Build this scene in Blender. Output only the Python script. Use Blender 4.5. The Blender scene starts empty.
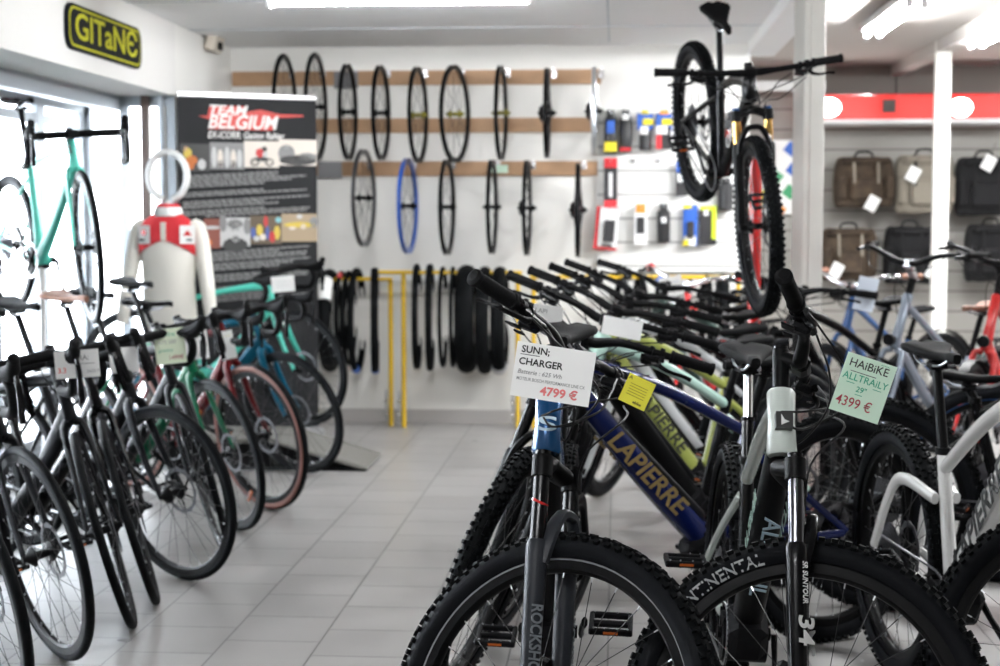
import bpy, math, random
from math import sin, cos, tan, pi, radians as R, sqrt, atan2
from mathutils import Vector as V, Matrix as M4, Euler
random.seed(7)
S = bpy.context.scene
COL = S.collection
TUBE, PELM, PELB, SKY, EXPO = 76.0, .2, 4.0, 7.0, 1.85
# ------------------------------------------------------------------ camera numbers
FPX, CH = 1550.0, 1.36
YAW, PIT = R(4.27), R(4.243)
CAMROT = Euler((pi/2 - PIT, 0, YAW)).to_matrix()
def at(px, py, Y):
    d = CAMROT @ V(((px-500)/FPX, (333-py)/FPX, -1.0))
    t = Y/d.y
    return V((d.x*t, Y, CH+d.z*t))
def gp(px, py, z=0.):
    d = CAMROT @ V(((px-500)/FPX, (333-py)/FPX, -1.0)); t = (z-CH)/d.z
    return V((d.x*t, d.y*t, z))
# ------------------------------------------------------------------ materials
MATS = {}
def mat(name, col, rough=.5, metal=0., coat=0., emit=None, estr=0., noise=.0, nscale=40., bump=0., alpha=1., trans=0., ior=1.45, spec=.5):
    if name in MATS: return MATS[name]
    m = bpy.data.materials.new(name); m.use_nodes = True
    nt = m.node_tree; b = nt.nodes['Principled BSDF']
    b.inputs['Base Color'].default_value = (*col, 1)
    b.inputs['Roughness'].default_value = rough
    b.inputs['Metallic'].default_value = metal
    b.inputs['Coat Weight'].default_value = coat
    b.inputs['Coat Roughness'].default_value = .08
    b.inputs['Specular IOR Level'].default_value = spec
    b.inputs['IOR'].default_value = ior
    b.inputs['Transmission Weight'].default_value = trans
    if emit:
        b.inputs['Emission Color'].default_value = (*emit, 1); b.inputs['Emission Strength'].default_value = estr
    tc = nt.nodes.new('ShaderNodeTexCoord')
    n = nt.nodes.new('ShaderNodeTexNoise'); n.inputs['Scale'].default_value = nscale; n.inputs['Detail'].default_value = 3
    nt.links.new(tc.outputs['Object'], n.inputs['Vector'])
    mr = nt.nodes.new('ShaderNodeMapRange'); mr.inputs['To Min'].default_value = max(0, rough-.06); mr.inputs['To Max'].default_value = min(1, rough+.06)
    nt.links.new(n.outputs['Fac'], mr.inputs['Value']); nt.links.new(mr.outputs['Result'], b.inputs['Roughness'])
    if noise > 0:
        mx = nt.nodes.new('ShaderNodeMix'); mx.data_type = 'RGBA'
        mx.inputs[6].default_value = (*[c*(1-noise) for c in col], 1); mx.inputs[7].default_value = (*[min(1, c*(1+noise)) for c in col], 1)
        nt.links.new(n.outputs['Fac'], mx.inputs[0]); nt.links.new(mx.outputs[2], b.inputs['Base Color'])
    if bump > 0:
        bp = nt.nodes.new('ShaderNodeBump'); bp.inputs['Strength'].default_value = bump; bp.inputs['Distance'].default_value = .002
        nt.links.new(n.outputs['Fac'], bp.inputs['Height']); nt.links.new(bp.outputs['Normal'], b.inputs['Normal'])
    MATS[name] = m
    return m
rubber = mat('tyre rubber', (.004,.0045,.005), .6, bump=.2, nscale=120, spec=.05)
sidewall = mat('tyre sidewall', (.0055,.006,.0075), .6, nscale=160, spec=.07)
tan_rubber = mat('tan sidewall', (.42,.29,.16), .6)
brown_rubber = mat('brown sidewall', (.16,.06,.045), .6)
alu = mat('bare aluminium', (.60,.61,.63), .35, 1.)
steel = mat('spoke steel', (.42,.43,.45), .3, 1.)
dsteel = mat('dark steel', (.14,.14,.15), .4, 1.)
dspoke = mat('black spoke', (.012,.012,.013), .35, 0)
chrome = mat('chrome', (.80,.80,.82), .1, 1.)
dchrome = mat('dark chrome', (.10,.10,.11), .12, 1.)
blackm = mat('satin black metal', (.004,.004,.0045), .42, .0, 0, spec=.09)
glossk = mat('gloss black', (.0035,.0035,.0042), .25, 0, .08, spec=.15)
plastic = mat('black plastic', (.006,.006,.007), .55, spec=.08)
gripk = mat('black grip rubber', (.006,.006,.0065), .75, bump=.6, nscale=260, spec=.08)
tape = mat('black bar tape', (.005,.005,.0055), .65, bump=.3, nscale=200, spec=.08)
leatherk = mat('saddle cover', (.005,.005,.0055), .7, bump=.25, nscale=300, spec=.08)
brownl = mat('brown leather', (.16,.065,.035), .5, noise=.2, bump=.2)
white = mat('gloss white paint', (.80,.80,.79), .22, 0, .5)
paper = mat('white paper', (.93,.93,.92), .8)
mintp = mat('mint paper', (.66,.86,.70), .8)
inkk = mat('black ink', (.02,.02,.02), .8); inkr = mat('red ink', (.75,.10,.09), .8); inkg = mat('green ink', (.03,.38,.22), .8); inkd = mat('dark red ink', (.38,.05,.07), .8)
inkf = mat('faded ink', (.30,.30,.30), .8)
yel = mat('yellow paint', (.78,.50,.02), .35, 0, .3)
orange = mat('orange reflector', (.60,.12,.01), .3, 0, .2)
redp = mat('red paint', (.60,.02,.02), .25, 0, .5)
gold = mat('gold lettering', (.27,.19,.07), .5)
# ------------------------------------------------------------------ mesh builder
class MB:
    def __init__(s): s.v = []; s.f = []; s.m = []; s.mats = []
    def mi(s, m):
        if m not in s.mats: s.mats.append(m)
        return s.mats.index(m)
    def add(s, vs, fs, m):
        o = len(s.v); k = s.mi(m)
        s.v += [tuple(p) for p in vs]
        for f in fs: s.f.append([i+o for i in f]); s.m.append(k)
        return s
    def box(s, c, size, m, rot=None, ch=0.):
        hx, hy, hz = [q/2 for q in size]
        if ch <= 0:
            vs = [V((x*hx, y*hy, z*hz)) for x in (-1,1) for y in (-1,1) for z in (-1,1)]
            fs = [(0,1,3,2),(4,6,7,5),(0,4,5,1),(2,3,7,6),(0,2,6,4),(1,5,7,3)]
        else:
            ch = min(ch, hx*.9, hy*.9, hz*.9); vs = []; idx = {}
            for x in (-1,1):
                for y in (-1,1):
                    for z in (-1,1):
                        for a in range(3):
                            q = [x*(hx-ch), y*(hy-ch), z*(hz-ch)]
                            q[a] = (x,y,z)[a]*(hx,hy,hz)[a]
                            idx[(x,y,z,a)] = len(vs); vs.append(V(q))
            fs = []
            for a in range(3):
                b, c2 = (a+1)%3, (a+2)%3
                for sg in (-1,1):
                    loop = []
                    for (p, q) in ((-1,-1),(1,-1),(1,1),(-1,1)):
                        k = [0,0,0]; k[a] = sg; k[b] = p; k[c2] = q; loop.append(idx[(*k, a)])
                    fs.append(loop if sg > 0 else loop[::-1])
                # edges along axis a
                for (p, q) in ((-1,-1),(1,-1),(1,1),(-1,1)):
                    k0 = [0,0,0]; k0[a] = -1; k0[b] = p; k0[c2] = q
                    k1 = list(k0); k1[a] = 1
                    l = [idx[(*k0,b)], idx[(*k1,b)], idx[(*k1,c2)], idx[(*k0,c2)]]
                    fs.append(l if p*q > 0 else l[::-1])
            for x in (-1,1):
                for y in (-1,1):
                    for z in (-1,1):
                        l = [idx[(x,y,z,0)], idx[(x,y,z,1)], idx[(x,y,z,2)]]
                        fs.append(l if x*y*z > 0 else l[::-1])
        if rot is not None: vs = [rot @ v for v in vs]
        c = V(c)
        return s.add([v+c for v in vs], fs, m)
    def tube(s, pts, r, m, n=8, side=None, caps=True, closed=False, sq=2.0):
        """r: number, list of numbers, or list of (half width along side, half height)"""
        P = [V(p) for p in pts]; L = len(P)
        rs = r if isinstance(r, list) else [r]*L
        T = []
        for i in range(L):
            a = P[(i-1) % L] if (closed or i > 0) else P[i]; b = P[(i+1) % L] if (closed or i < L-1) else P[i]
            t = b-a
            T.append(t.normalized() if t.length > 1e-9 else V((0,0,1)))
        if side is not None: A = V(side)
        else:
            A = T[0].cross(V((0,0,1)))
            if A.length < .1: A = T[0].cross(V((0,1,0)))
        vs = []
        for i in range(L):
            a = A - T[i]*A.dot(T[i])
            if a.length < 1e-6: a = T[i].orthogonal()
            a.normalize()
            if side is None: A = a
            b = T[i].cross(a)
            ra, rb = rs[i] if isinstance(rs[i], (tuple, list)) else (rs[i], rs[i])
            for k in range(n):
                t = 2*pi*(k+.5)/n; cc, ss = cos(t), sin(t)
                if sq != 2.0:
                    cc = math.copysign(abs(cc)**(2/sq), cc); ss = math.copysign(abs(ss)**(2/sq), ss)
                vs.append(P[i] + a*(cc*ra) + b*(ss*rb))
        fs = []
        for i in range(L if closed else L-1):
            j = (i+1) % L
            for k in range(n):
                q = (k+1) % n
                fs.append((i*n+k, i*n+q, j*n+q, j*n+k))
        if caps and not closed:
            fs.append(tuple(range(n))[::-1]); fs.append(tuple((L-1)*n+k for k in range(n)))
        return s.add(vs, fs, m)
    def cyl(s, a, b, r, m, n=12): return s.tube([a, b], r, m, n)
    def lathe(s, prof, m, n=48, org=(0,0,0), axis='y', closed=False, mfun=None, a0=0, a1=2*pi):
        """prof: (radius, offset along axis)"""
        org = V(org); vs = []; L = len(prof); full = abs(a1-a0-2*pi) < 1e-6; nn = n if full else n+1
        for k in range(nn):
            t = a0+(a1-a0)*k/n; c, d = cos(t), sin(t)
            for (r, h) in prof:
                p = {'y': V((r*c, h, r*d)), 'z': V((r*c, r*d, h)), 'x': V((h, r*c, r*d))}[axis]
                vs.append(p+org)
        for j in range(L if closed else L-1):
            q = (j+1) % L; fs = []
            for k in range(n):
                k2 = (k+1) % nn
                fs.append((k*L+j, k*L+q, k2*L+q, k2*L+j))
            if j == 0 or mfun: pass
            o = len(s.v) if j == 0 else o
            if j == 0: s.v += [tuple(p) for p in vs]
            kk = s.mi(mfun(j) if mfun else m)
            for f in fs: s.f.append([i+o for i in f]); s.m.append(kk)
        return s
    def ball(s, c, r, m, n=10, sc=(1,1,1)):
        prof = [(max(1e-4, sin(pi*i/(n//2+1))), -cos(pi*i/(n//2+1))) for i in range(n//2+2)]
        b = MB(); b.lathe(prof, m, n, axis='z')
        return s.add([V((p[0]*sc[0], p[1]*sc[1], p[2]*sc[2]))*r+V(c) for p in b.v], b.f, m)
    def poly(s, pts2, th, m, fr=None):
        """extrude an xy outline by th in z, then map by matrix fr"""
        n = len(pts2)
        vs = [V((x, y, 0)) for x, y in pts2]+[V((x, y, th)) for x, y in pts2]
        fs = [tuple(range(n))[::-1], tuple(range(n, 2*n))]+[(i, (i+1) % n, n+(i+1) % n, n+i) for i in range(n)]
        if fr is not None: vs = [fr @ v for v in vs]
        return s.add(vs, fs, m)
    def text(s, txt, size, m, fr, bold=0., shear=0., depth=.0006, ax='CENTER', bend=None, space=1., sx=1.):
        vs, fs = text_geo(txt, size, bold, shear, depth, ax, space)
        vs = [V((v[0]*sx, v[1], v[2])) for v in vs]
        if bend: vs = [bend(v) for v in vs]
        return s.add([fr @ V(v) for v in vs], fs, m)
    def mesh(s, name, ang=40):
        me = bpy.data.meshes.new(name); me.from_pydata(s.v, [], s.f)
        for m in s.mats: me.materials.append(m)
        me.polygons.foreach_set('material_index', s.m)
        me.shade_smooth(); me.set_sharp_from_angle(angle=R(ang)); me.update()
        return me
    def build(s, name, parent=None, mx=None, ang=40, **kw):
        return link(name, s.mesh(name, ang), parent, mx, **kw)
def link(name, me, parent=None, mx=None, label=None, cat=None, group=None, kind=None):
    o = bpy.data.objects.new(name, me); COL.objects.link(o)
    if parent: o.parent = parent
    if mx is not None:
        if parent: o.matrix_local = mx
        else: o.matrix_world = mx
    return tag(o, label, cat, group, kind)
def tag(o, label=None, cat=None, group=None, kind=None):
    if label: o['label'] = label
    if cat: o['category'] = cat
    if group: o['group'] = group
    if kind: o['kind'] = kind
    return o
def empty(name, label=None, cat=None, group=None, loc=(0,0,0), rz=0):
    o = bpy.data.objects.new(name, None); COL.objects.link(o); o.empty_display_size = .1
    o.location = loc; o.rotation_euler = (0,0,rz)
    return tag(o, label, cat, group)
TXT = {}
def text_geo(txt, size, bold=0., shear=0., depth=.0006, ax='CENTER', space=1.):
    k = (txt, size, bold, shear, depth, ax, space)
    if k not in TXT:
        c = bpy.data.curves.new('t', 'FONT'); c.body = txt; c.size = size; c.offset = bold*size; c.shear = shear
        c.extrude = depth; c.align_x = ax; c.align_y = 'CENTER'; c.resolution_u = 3; c.space_character = space
        o = bpy.data.objects.new('t', c); COL.objects.link(o)
        dg = bpy.context.evaluated_depsgraph_get(); dg.update()
        me = bpy.data.meshes.new_from_object(o.evaluated_get(dg))
        TXT[k] = ([tuple(v.co) for v in me.vertices], [tuple(p.vertices) for p in me.polygons])
        bpy.data.objects.remove(o); bpy.data.curves.remove(c); bpy.data.meshes.remove(me)
    return TXT[k]
def frame_mx(o, x, y):
    """matrix with local x along x, local y along y, z = x cross y, origin o"""
    x = V(x).normalized(); y = V(y); y = (y-x*y.dot(x)).normalized(); z = x.cross(y)
    m = M4.Identity(4)
    for i in range(3): m[i][0] = x[i]; m[i][1] = y[i]; m[i][2] = z[i]; m[i][3] = o[i]
    return m
def cr(pts, k=6):
    """catmull-rom through points"""
    P = [V(p) for p in pts]; P = [P[0]*2-P[1]]+P+[P[-1]*2-P[-2]]; out = []
    for i in range(1, len(P)-2):
        for j in range(k):
            t = j/k; a, b, c, d = P[i-1], P[i], P[i+1], P[i+2]
            out.append(.5*((2*b)+(c-a)*t+(2*a-5*b+4*c-d)*t*t+(3*b-a-3*c+d)*t**3))
    out.append(P[-2]); return out
def lerpl(l, k):
    """spread list l of radii over k samples"""
    out = []
    for i in range(k):
        t = i/(k-1)*(len(l)-1); j = min(int(t), len(l)-2); u = t-j
        a, b = l[j], l[j+1]
        out.append(tuple(p*(1-u)+q*u for p, q in zip(a, b)) if isinstance(a, tuple) else a*(1-u)+b*u)
    return out
# ================================================================== bicycle kit (x forward, y to the rider's left, z up)
CACHE = {}
def cached(key, fn):
    if key not in CACHE: CACHE[key] = fn()
    return CACHE[key]
def tyre_mesh(Rw, w, knob=False, side=None, side2=None, lettering=None):
    def f():
        b = MB(); rc = Rw-w/2-(.003 if knob else 0); rr = Rw-w*1.0-.002; n = 14; prof = []
        for i in range(n+1):
            a = R(-135)+R(270)*i/n
            prof.append((rc+cos(a)*w/2*1.02, sin(a)*w/2))
        s1, s2 = side or sidewall, side2 or side or sidewall
        b.lathe(prof, rubber, 72, mfun=lambda j: s1 if j < 4 else (s2 if j > 9 else rubber))
        if knob:
            N = 84
            for k in range(N):
                for row, (a, ww, ll, hh) in enumerate(((-R(52), .010, .011, .0065), (-R(24), .010, .013, .006), (R(3), .014, .010, .0055), (R(24), .010, .013, .006), (R(52), .010, .011, .0065))):
                    if row == 2 and k % 2: continue
                    t = 2*pi*(k+(.5 if row in (1,3) else 0))/N
                    rad = rc+cos(a)*(w/2+hh/2); y = sin(a)*(w/2+hh/2)
                    rot = M4.Rotation(-t, 3, 'Y') @ M4.Rotation(-a, 3, 'Z').transposed()
                    # local axes: x radial, y lateral, z along the tread
                    b.box((rad*cos(t), y, rad*sin(t)), (hh+.003, ww, ll), rubber, rot)
        if lettering:
            lm = mat('tyre lettering', (.42,.43,.44), .6)
            for (txt, size, t0, sd) in lettering:
                rt = Rw-w*.70
                def bend(v, t0=t0, rt=rt, sd=sd):
                    a = t0-v[0]/rt; rr2 = rt+v[1]
                    bulge = sqrt(max(0, (w/2)**2-min(w/2, abs(rr2-rc))**2))+.0008
                    return V((cos(a)*rr2*(1 if sd < 0 else -1), sd*(bulge+v[2]), sin(a)*rr2))
                b.text(txt, size, lm, M4.Identity(4), bold=.015, bend=bend, sx=1.)
        return b.mesh('tyre')
    return cached(('tyre', Rw, w, knob, side, side2, str(lettering)), f)
def rim_mesh(Rw, w, depth, m, stripe=None, n=72):
    def f():
        b = MB(); ro = Rw-w+.002; ri = ro-depth; hw = min(w*.42, .016)
        prof = [(ro+.004, -hw), (ro, -hw), (ri+.006, -hw*.95), (ri, -hw*.4), (ri, hw*.4), (ri+.006, hw*.95), (ro, hw), (ro+.004, hw), (ro-.004, 0)]
        mf = (lambda j: stripe if j in (0, 6) else m) if stripe else None
        b.lathe(prof, m, n, closed=True, mfun=mf)
        return b.mesh('wheel')
    return cached(('rim', Rw, w, depth, m, stripe), f)
def spokes_mesh(Rw, w, depth, m, N=28, disc=True, r=.00105, hubr=.028):
    def f():
        b = MB(); rr = Rw-w-depth+.004
        for k in range(N):
            t = 2*pi*k/N; sd = 1 if k % 2 else -1; c = (1 if (k//2) % 2 else -1)*R(70)
            a = V((cos(t+c)*hubr, sd*.028, sin(t+c)*hubr)); e = V((cos(t)*rr, sd*.002, sin(t)*rr))
            b.tube([a, e], r, m, 4, caps=False)
            d = (a-e).normalized(); b.tube([e, e+d*.013], r*1.7, alu, 4)
        return b.mesh('spokes')
    return cached(('sp', Rw, w, depth, m, N, r), f)
def hub_mesh(m, hubr=.028, wd=.05):
    def f():
        b = MB()
        b.lathe([(.006, -wd-.012), (.010, -wd-.004), (.012, -wd), (hubr+.004, -.030), (hubr+.004, -.027), (.014, -.02), (.013, .02), (hubr+.004, .027), (hubr+.004, .030), (.014, wd), (.009, wd+.005), (.006, wd+.012)], m, 20)
        return b.mesh('hub')
    return cached(('hub', m, hubr, wd), f)
def disc_mesh(r=.09):
    def f():
        b = MB(); N = 48; y = .036; vs = []; fs = []
        for k in range(N):
            t = 2*pi*k/N; ro = r-(.003 if k % 4 < 2 else 0); ri = r-.018+(.002 if k % 4 < 2 else 0)
            for q in (-.001, .001):
                vs += [V((ro*cos(t), y+q, ro*sin(t))), V((ri*cos(t), y+q, ri*sin(t)))]
        for k in range(N):
            a = k*4; c = ((k+1) % N)*4
            fs += [(a, a+1, c+1, c), (a+2, c+2, c+3, a+3), (a, c, c+2, a+2), (a+1, a+3, c+3, c+1)]
        b.add(vs, fs, dsteel)
        for k in range(6):
            t = 2*pi*k/6; p = V((cos(t-.35)*.024, y, sin(t-.35)*.024)); q = V((cos(t)*(r-.016), y, sin(t)*(r-.016)))
            b.tube([p, q], .0028, blackm, 4)
        b.lathe([(.026, y-.002), (.026, y+.002), (.012, y+.004)], blackm, 18)
        return b.mesh('brake_disc')
    return cached(('disc', r), f)
def cassette_mesh(r=.085):
    def f():
        b = MB()
        for i in range(9):
            rr = r-(r-.024)*i/8; y = -.020-.0035*i; N = 36
            prof = [(rr*.62, y-.0007), (rr, y-.0007), (rr, y+.0007), (rr*.62, y+.0007)]
            b.lathe(prof, dsteel, N)
        b.lathe([(.018, -.055), (.02, -.016)], blackm, 14)
        return b.mesh('cassette')
    return cached(('cass', r), f)
def reflector_mesh():
    def f():
        b = MB(); b.box((0,0,0), (.014, .012, .065), orange, ch=.003); return b.mesh('reflector')
    return cached('refl', f)
def make_wheel(root, mx, sp, rear):
    rim = sp.get('rim', blackm)
    Rw, w, dp = sp['Rw'], sp['w'], sp.get('rimd', .024)
    o = link('wheel', rim_mesh(Rw, w, dp, rim, sp.get('stripe')), root, mx @ M4.Rotation(sp.get('spin', .3)+(1.1 if rear else 0), 4, 'Y'))
    link('tyre', tyre_mesh(Rw, w, sp.get('knob', False), sp.get('side'), sp.get('side2'), None if rear else sp.get('tlet')), o)
    link('spokes', spokes_mesh(Rw, w, dp, sp.get('spoke', dspoke), sp.get('nsp', 28)), o)
    link('hub', hub_mesh(blackm), o)
    if sp.get('disc', True): link('brake_disc', disc_mesh(sp.get('rotor', .09)), o)
    if rear: link('cassette', cassette_mesh(sp.get('cass', .085)), o)
    if sp.get('refl'):
        for a in (0, pi): link('reflector', reflector_mesh(), o, M4.Rotation(a+.4, 4, 'Y') @ M4.Translation((Rw-w-dp-.05, 0, 0)))
    return o
def saddle_meshes(m, L=.27, W=.074, city=False):
    def f():
        b = MB(); st = 12; n = 16; vs = []; fs = []
        for i in range(st+1):
            t = i/st; x = L*.52-L*t
            hw = .017+(W-.017)*max(0, min(1, (t-.28)/.55))**1.25 if t > .28 else .017
            if t > .88: hw *= sqrt(max(.12, 1-((t-.88)/.125)**2*.8))
            if t < .06: hw *= .65
            top = .002-.006*sin(pi*min(1, t*1.2))+.014*max(0, t-.45)/.55-(.006 if t < .06 else 0)
            th = .022+.018*max(0, t-.3)
            if t > .93: th *= .75
            for k in range(n):
                a = 2*pi*k/n; y = hw*math.copysign(abs(cos(a))**.75, cos(a)); z = sin(a)
                zz = top-(1-abs(z)**.6)*.012 if z > 0 else top-.012-abs(z)**.8*th*.7
                if z > 0 and abs(y) < hw*.3: zz -= .006*max(0, t-.25)*(1-abs(y)/(hw*.3))*1.6
                vs.append(V((x, y, zz)))
        for i in range(st):
            for k in range(n):
                fs.append((i*n+k, (i+1)*n+k, (i+1)*n+(k+1) % n, i*n+(k+1) % n))
        fs.append(tuple(range(n))); fs.append(tuple(st*n+k for k in range(n))[::-1])
        b.add(vs, fs, m)
        r = MB()
        for sd in (-1, 1):
            r.tube(cr([(L*.40, sd*.008, -.018), (L*.25, sd*.02, -.040), (-.02, sd*.022, -.045), (-L*.25, sd*.03, -.040), (-L*.36, sd*.035, -.018)], 4), .0036, steel if m is leatherk else chrome, 6)
        r.box((.0, 0, -.045), (.05, .05, .018), blackm, ch=.004)
        return b.mesh('saddle', 50), r.mesh('saddle_rails')
    return cached(('sad', m, L, W), f)
def pedal_mesh(m=plastic):
    def f():
        b = MB()
        for x in (-.045, -.001, .043): b.box((x, 0, 0), (.012, .098, .016), m, ch=.003)
        for y in (-.046, .046): b.box((0, y, 0), (.098, .012, .016), m, ch=.003)
        b.cyl((0, -.05, 0), (0, .05, 0), .009, m, 8)
        for x in (-.045, .043):
            for y in (-.04, -.015, .015, .04): b.cyl((x, y, -.011), (x, y, .011), .0018, steel, 5)
            b.box((x+math.copysign(.0065, x), 0, 0), (.002, .034, .006), orange)
        return b.mesh('pedal')
    return cached(('ped', m), f)
def road_bar(b, C, m):
    hp = {}
    for sd in (-1, 1):
        p = [(0,0,0), (0,sd*.09,0), (0,sd*.17,-.001), (.025,sd*.200,-.003), (.075,sd*.207,-.012), (.100,sd*.209,-.045), (.088,sd*.212,-.090), (.050,sd*.216,-.122), (-.01,sd*.219,-.130), (-.045,sd*.220,-.130)]
        q = cr([V(C)+V(x) for x in p], 4)
        b.tube(q, lerpl([.0165, .0175, .0175, .0175, .0165, .0165, .0165, .0165, .0165, .016], len(q)), m, 10)
        hp[sd] = V(C)+V((.078, sd*.207, -.008))
    return hp
def hood_mesh(sd):
    def f():
        b = MB()
        q = cr([(-.03,0,.004), (.01,0,.006), (.05,0,.012), (.085,0,.03), (.10,0,.052)], 4)
        b.tube(q, lerpl([(.016,.017), (.020,.023), (.020,.027), (.019,.025), (.016,.017)], len(q)), gripk, 10, side=(0,1,0))
        b.ball((.104,0,.058), .0175, gripk, 10)
        return b.mesh('hood', 60)
    return cached(('hood',), f)
def roadlever_mesh():
    def f():
        b = MB()
        q = cr([(.088,0,.02), (.102,0,-.015), (.098,0,-.055), (.085,0,-.095), (.082,0,-.125)], 4)
        b.tube(q, lerpl([(.007,.012), (.008,.009), (.009,.006), (.010,.005), (.010,.005)], len(q)), glossk, 8, side=(0,1,0))
        b.tube([(.083,.004,-.02), (.075,.006,-.085)], [(.007,.004), (.012,.004)], blackm, 6, side=(0,1,0))
        return b.mesh('brake_lever', 50)
    return cached(('rlev',), f)
def mtb_bar(b, C, m, width, rise, sweep=.045, city=False):
    for sd in (-1, 1):
        if city: p = [(0,0,0), (.02,sd*.06,.01), (.01,sd*.16,.05), (-.06,sd*.25,.06), (-.20,sd*.29,.05)]
        else: p = [(0,0,0), (0,sd*.035,0), (.0,sd*.08,rise*.6), (-.004,sd*.13,rise), (-.02,sd*.25,rise+.004), (-sweep,sd*width/2,rise+.009)]
        q = cr([V(C)+V(x) for x in p], 4)
        b.tube(q, lerpl([.0165, .016, .0125, .0112, .0112], len(q)), m, 10)
    return p
def mtblever_mesh():
    def f():   # clamp at the origin, bar runs along y, for the rider's left (y+)
        b = MB()
        b.lathe([(.015,-.007), (.018,-.007), (.018,.007), (.015,.007)], blackm, 14, closed=True)
        q = [(.022,.01,-.004), (.030,-.02,-.008), (.034,-.055,-.010)]
        b.tube(q, [.011,.0105,.009], glossk, 8)
        q = cr([(.028,-.004,-.010), (.050,.006,-.014), (.058,.035,-.018), (.050,.075,-.022), (.054,.10,-.024)], 4)
        b.tube(q, lerpl([(.006,.008), (.005,.008), (.0045,.006), (.0045,.006), (.005,.007)], len(q)), blackm, 6, side=(1,0,0))
        return b.mesh('brake_lever', 50)
    return cached('mlev', f)
def shifter_mesh():
    def f():
        b = MB()
        b.lathe([(.013,-.006), (.016,-.006), (.016,.006), (.013,.006)], blackm, 12, closed=True)
        b.box((.012, -.004, -.022), (.045, .034, .022), plastic, ch=.006)
        b.box((-.01, .018, -.036), (.030, .030, .005), plastic, ch=.002)
        b.box((-.008, -.010, -.042), (.022, .020, .005), plastic, ch=.002)
        return b.mesh('shifter')
    return cached('shift', f)
def grip_mesh(sd, m=gripk, L=.13, r=.0165):
    def f():
        b = MB(); y0 = 0; n = 16
        prof = [(.010, 0), (r+.003, 0), (r+.003, .008), (r-.0005, .010)]
        for i in range(9): prof += [(r+.0008, .016+(L-.035)*i/9), (r-.0008, .020+(L-.035)*i/9)]
        prof += [(r, L-.014), (r+.002, L-.012), (r+.002, L-.003), (r*.7, L), (.0001, L)]
        b.lathe([(a, c*sd) for a, c in prof], m, n)
        if sd < 0: b.f = [f[::-1] for f in b.f]
        return b.mesh('grip')
    return cached(('grip', sd, m, L, r), f)
def crank(root, bb, sp, ang):
    ya = .075
    c = MB(); cm = sp.get('crankm', blackm)
    c.cyl((0,-ya+.01,0), (0,ya-.01,0), .016, cm)
    N = 40; rr = sp.get('ring', .08); y = -.048
    prof = [(rr-.012, y-.0015), (rr, y-.001), (rr, y+.001), (rr-.012, y+.0015)]
    c.lathe(prof, sp.get('ringm', blackm), N, closed=True)
    for k in range(N):
        t = 2*pi*k/N; c.box((cos(t)*(rr+.002), y, sin(t)*(rr+.002)), (.006, .002, .005), sp.get('ringm', blackm), M4.Rotation(-t, 3, 'Y'))
    for k in range(4):
        t = pi/4+pi/2*k; c.tube([(0,y,0), (cos(t)*(rr-.008), y, sin(t)*(rr-.008))], [(.012,.003), (.008,.003)], cm, 6)
    o = c.build('crankset', root, M4.Translation(bb))
    for sd in (-1, 1):
        d = V((cos(ang), 0, sin(ang)))*(.17 if sd > 0 else -.17)
        a = MB(); a.tube([(0, sd*ya, 0), V((0, sd*(ya+.004), 0))+d*.5, V((0, sd*(ya+.012), 0))+d], [(.008,.016), (.006,.012), (.008,.014)], cm, 8, side=(0,1,0))
        a.build('crank_arm', o)
        if sp.get('pedals', True): link('pedal', pedal_mesh(), o, M4.Translation(V((0, sd*(ya+.075), 0))+d) @ M4.Rotation(sp.get('pedrot', .2), 4, 'Y'))
    return o
GEO = {
 'mtb': dict(Rw=.372, w=.060, wb=1.20, bb=(.44,.335), ha=66, rake=.044, ac=.545, hl=.115, sa=75, stl=.43, sz=1.02, stem=.045, rise=.022, barw=.76, cs=.0),
 'road': dict(Rw=.340, w=.029, wb=1.0, bb=(.41,.272), ha=72.5, rake=.047, ac=.375, hl=.17, sa=73.5, stl=.50, sz=1.05, stem=.10, rise=0, barw=.42),
 'city': dict(Rw=.350, w=.042, wb=1.12, bb=(.46,.29), ha=68, rake=.05, ac=.44, hl=.20, sa=70, stl=.42, sz=.98, stem=.06, rise=.05, barw=.6),
}
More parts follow.
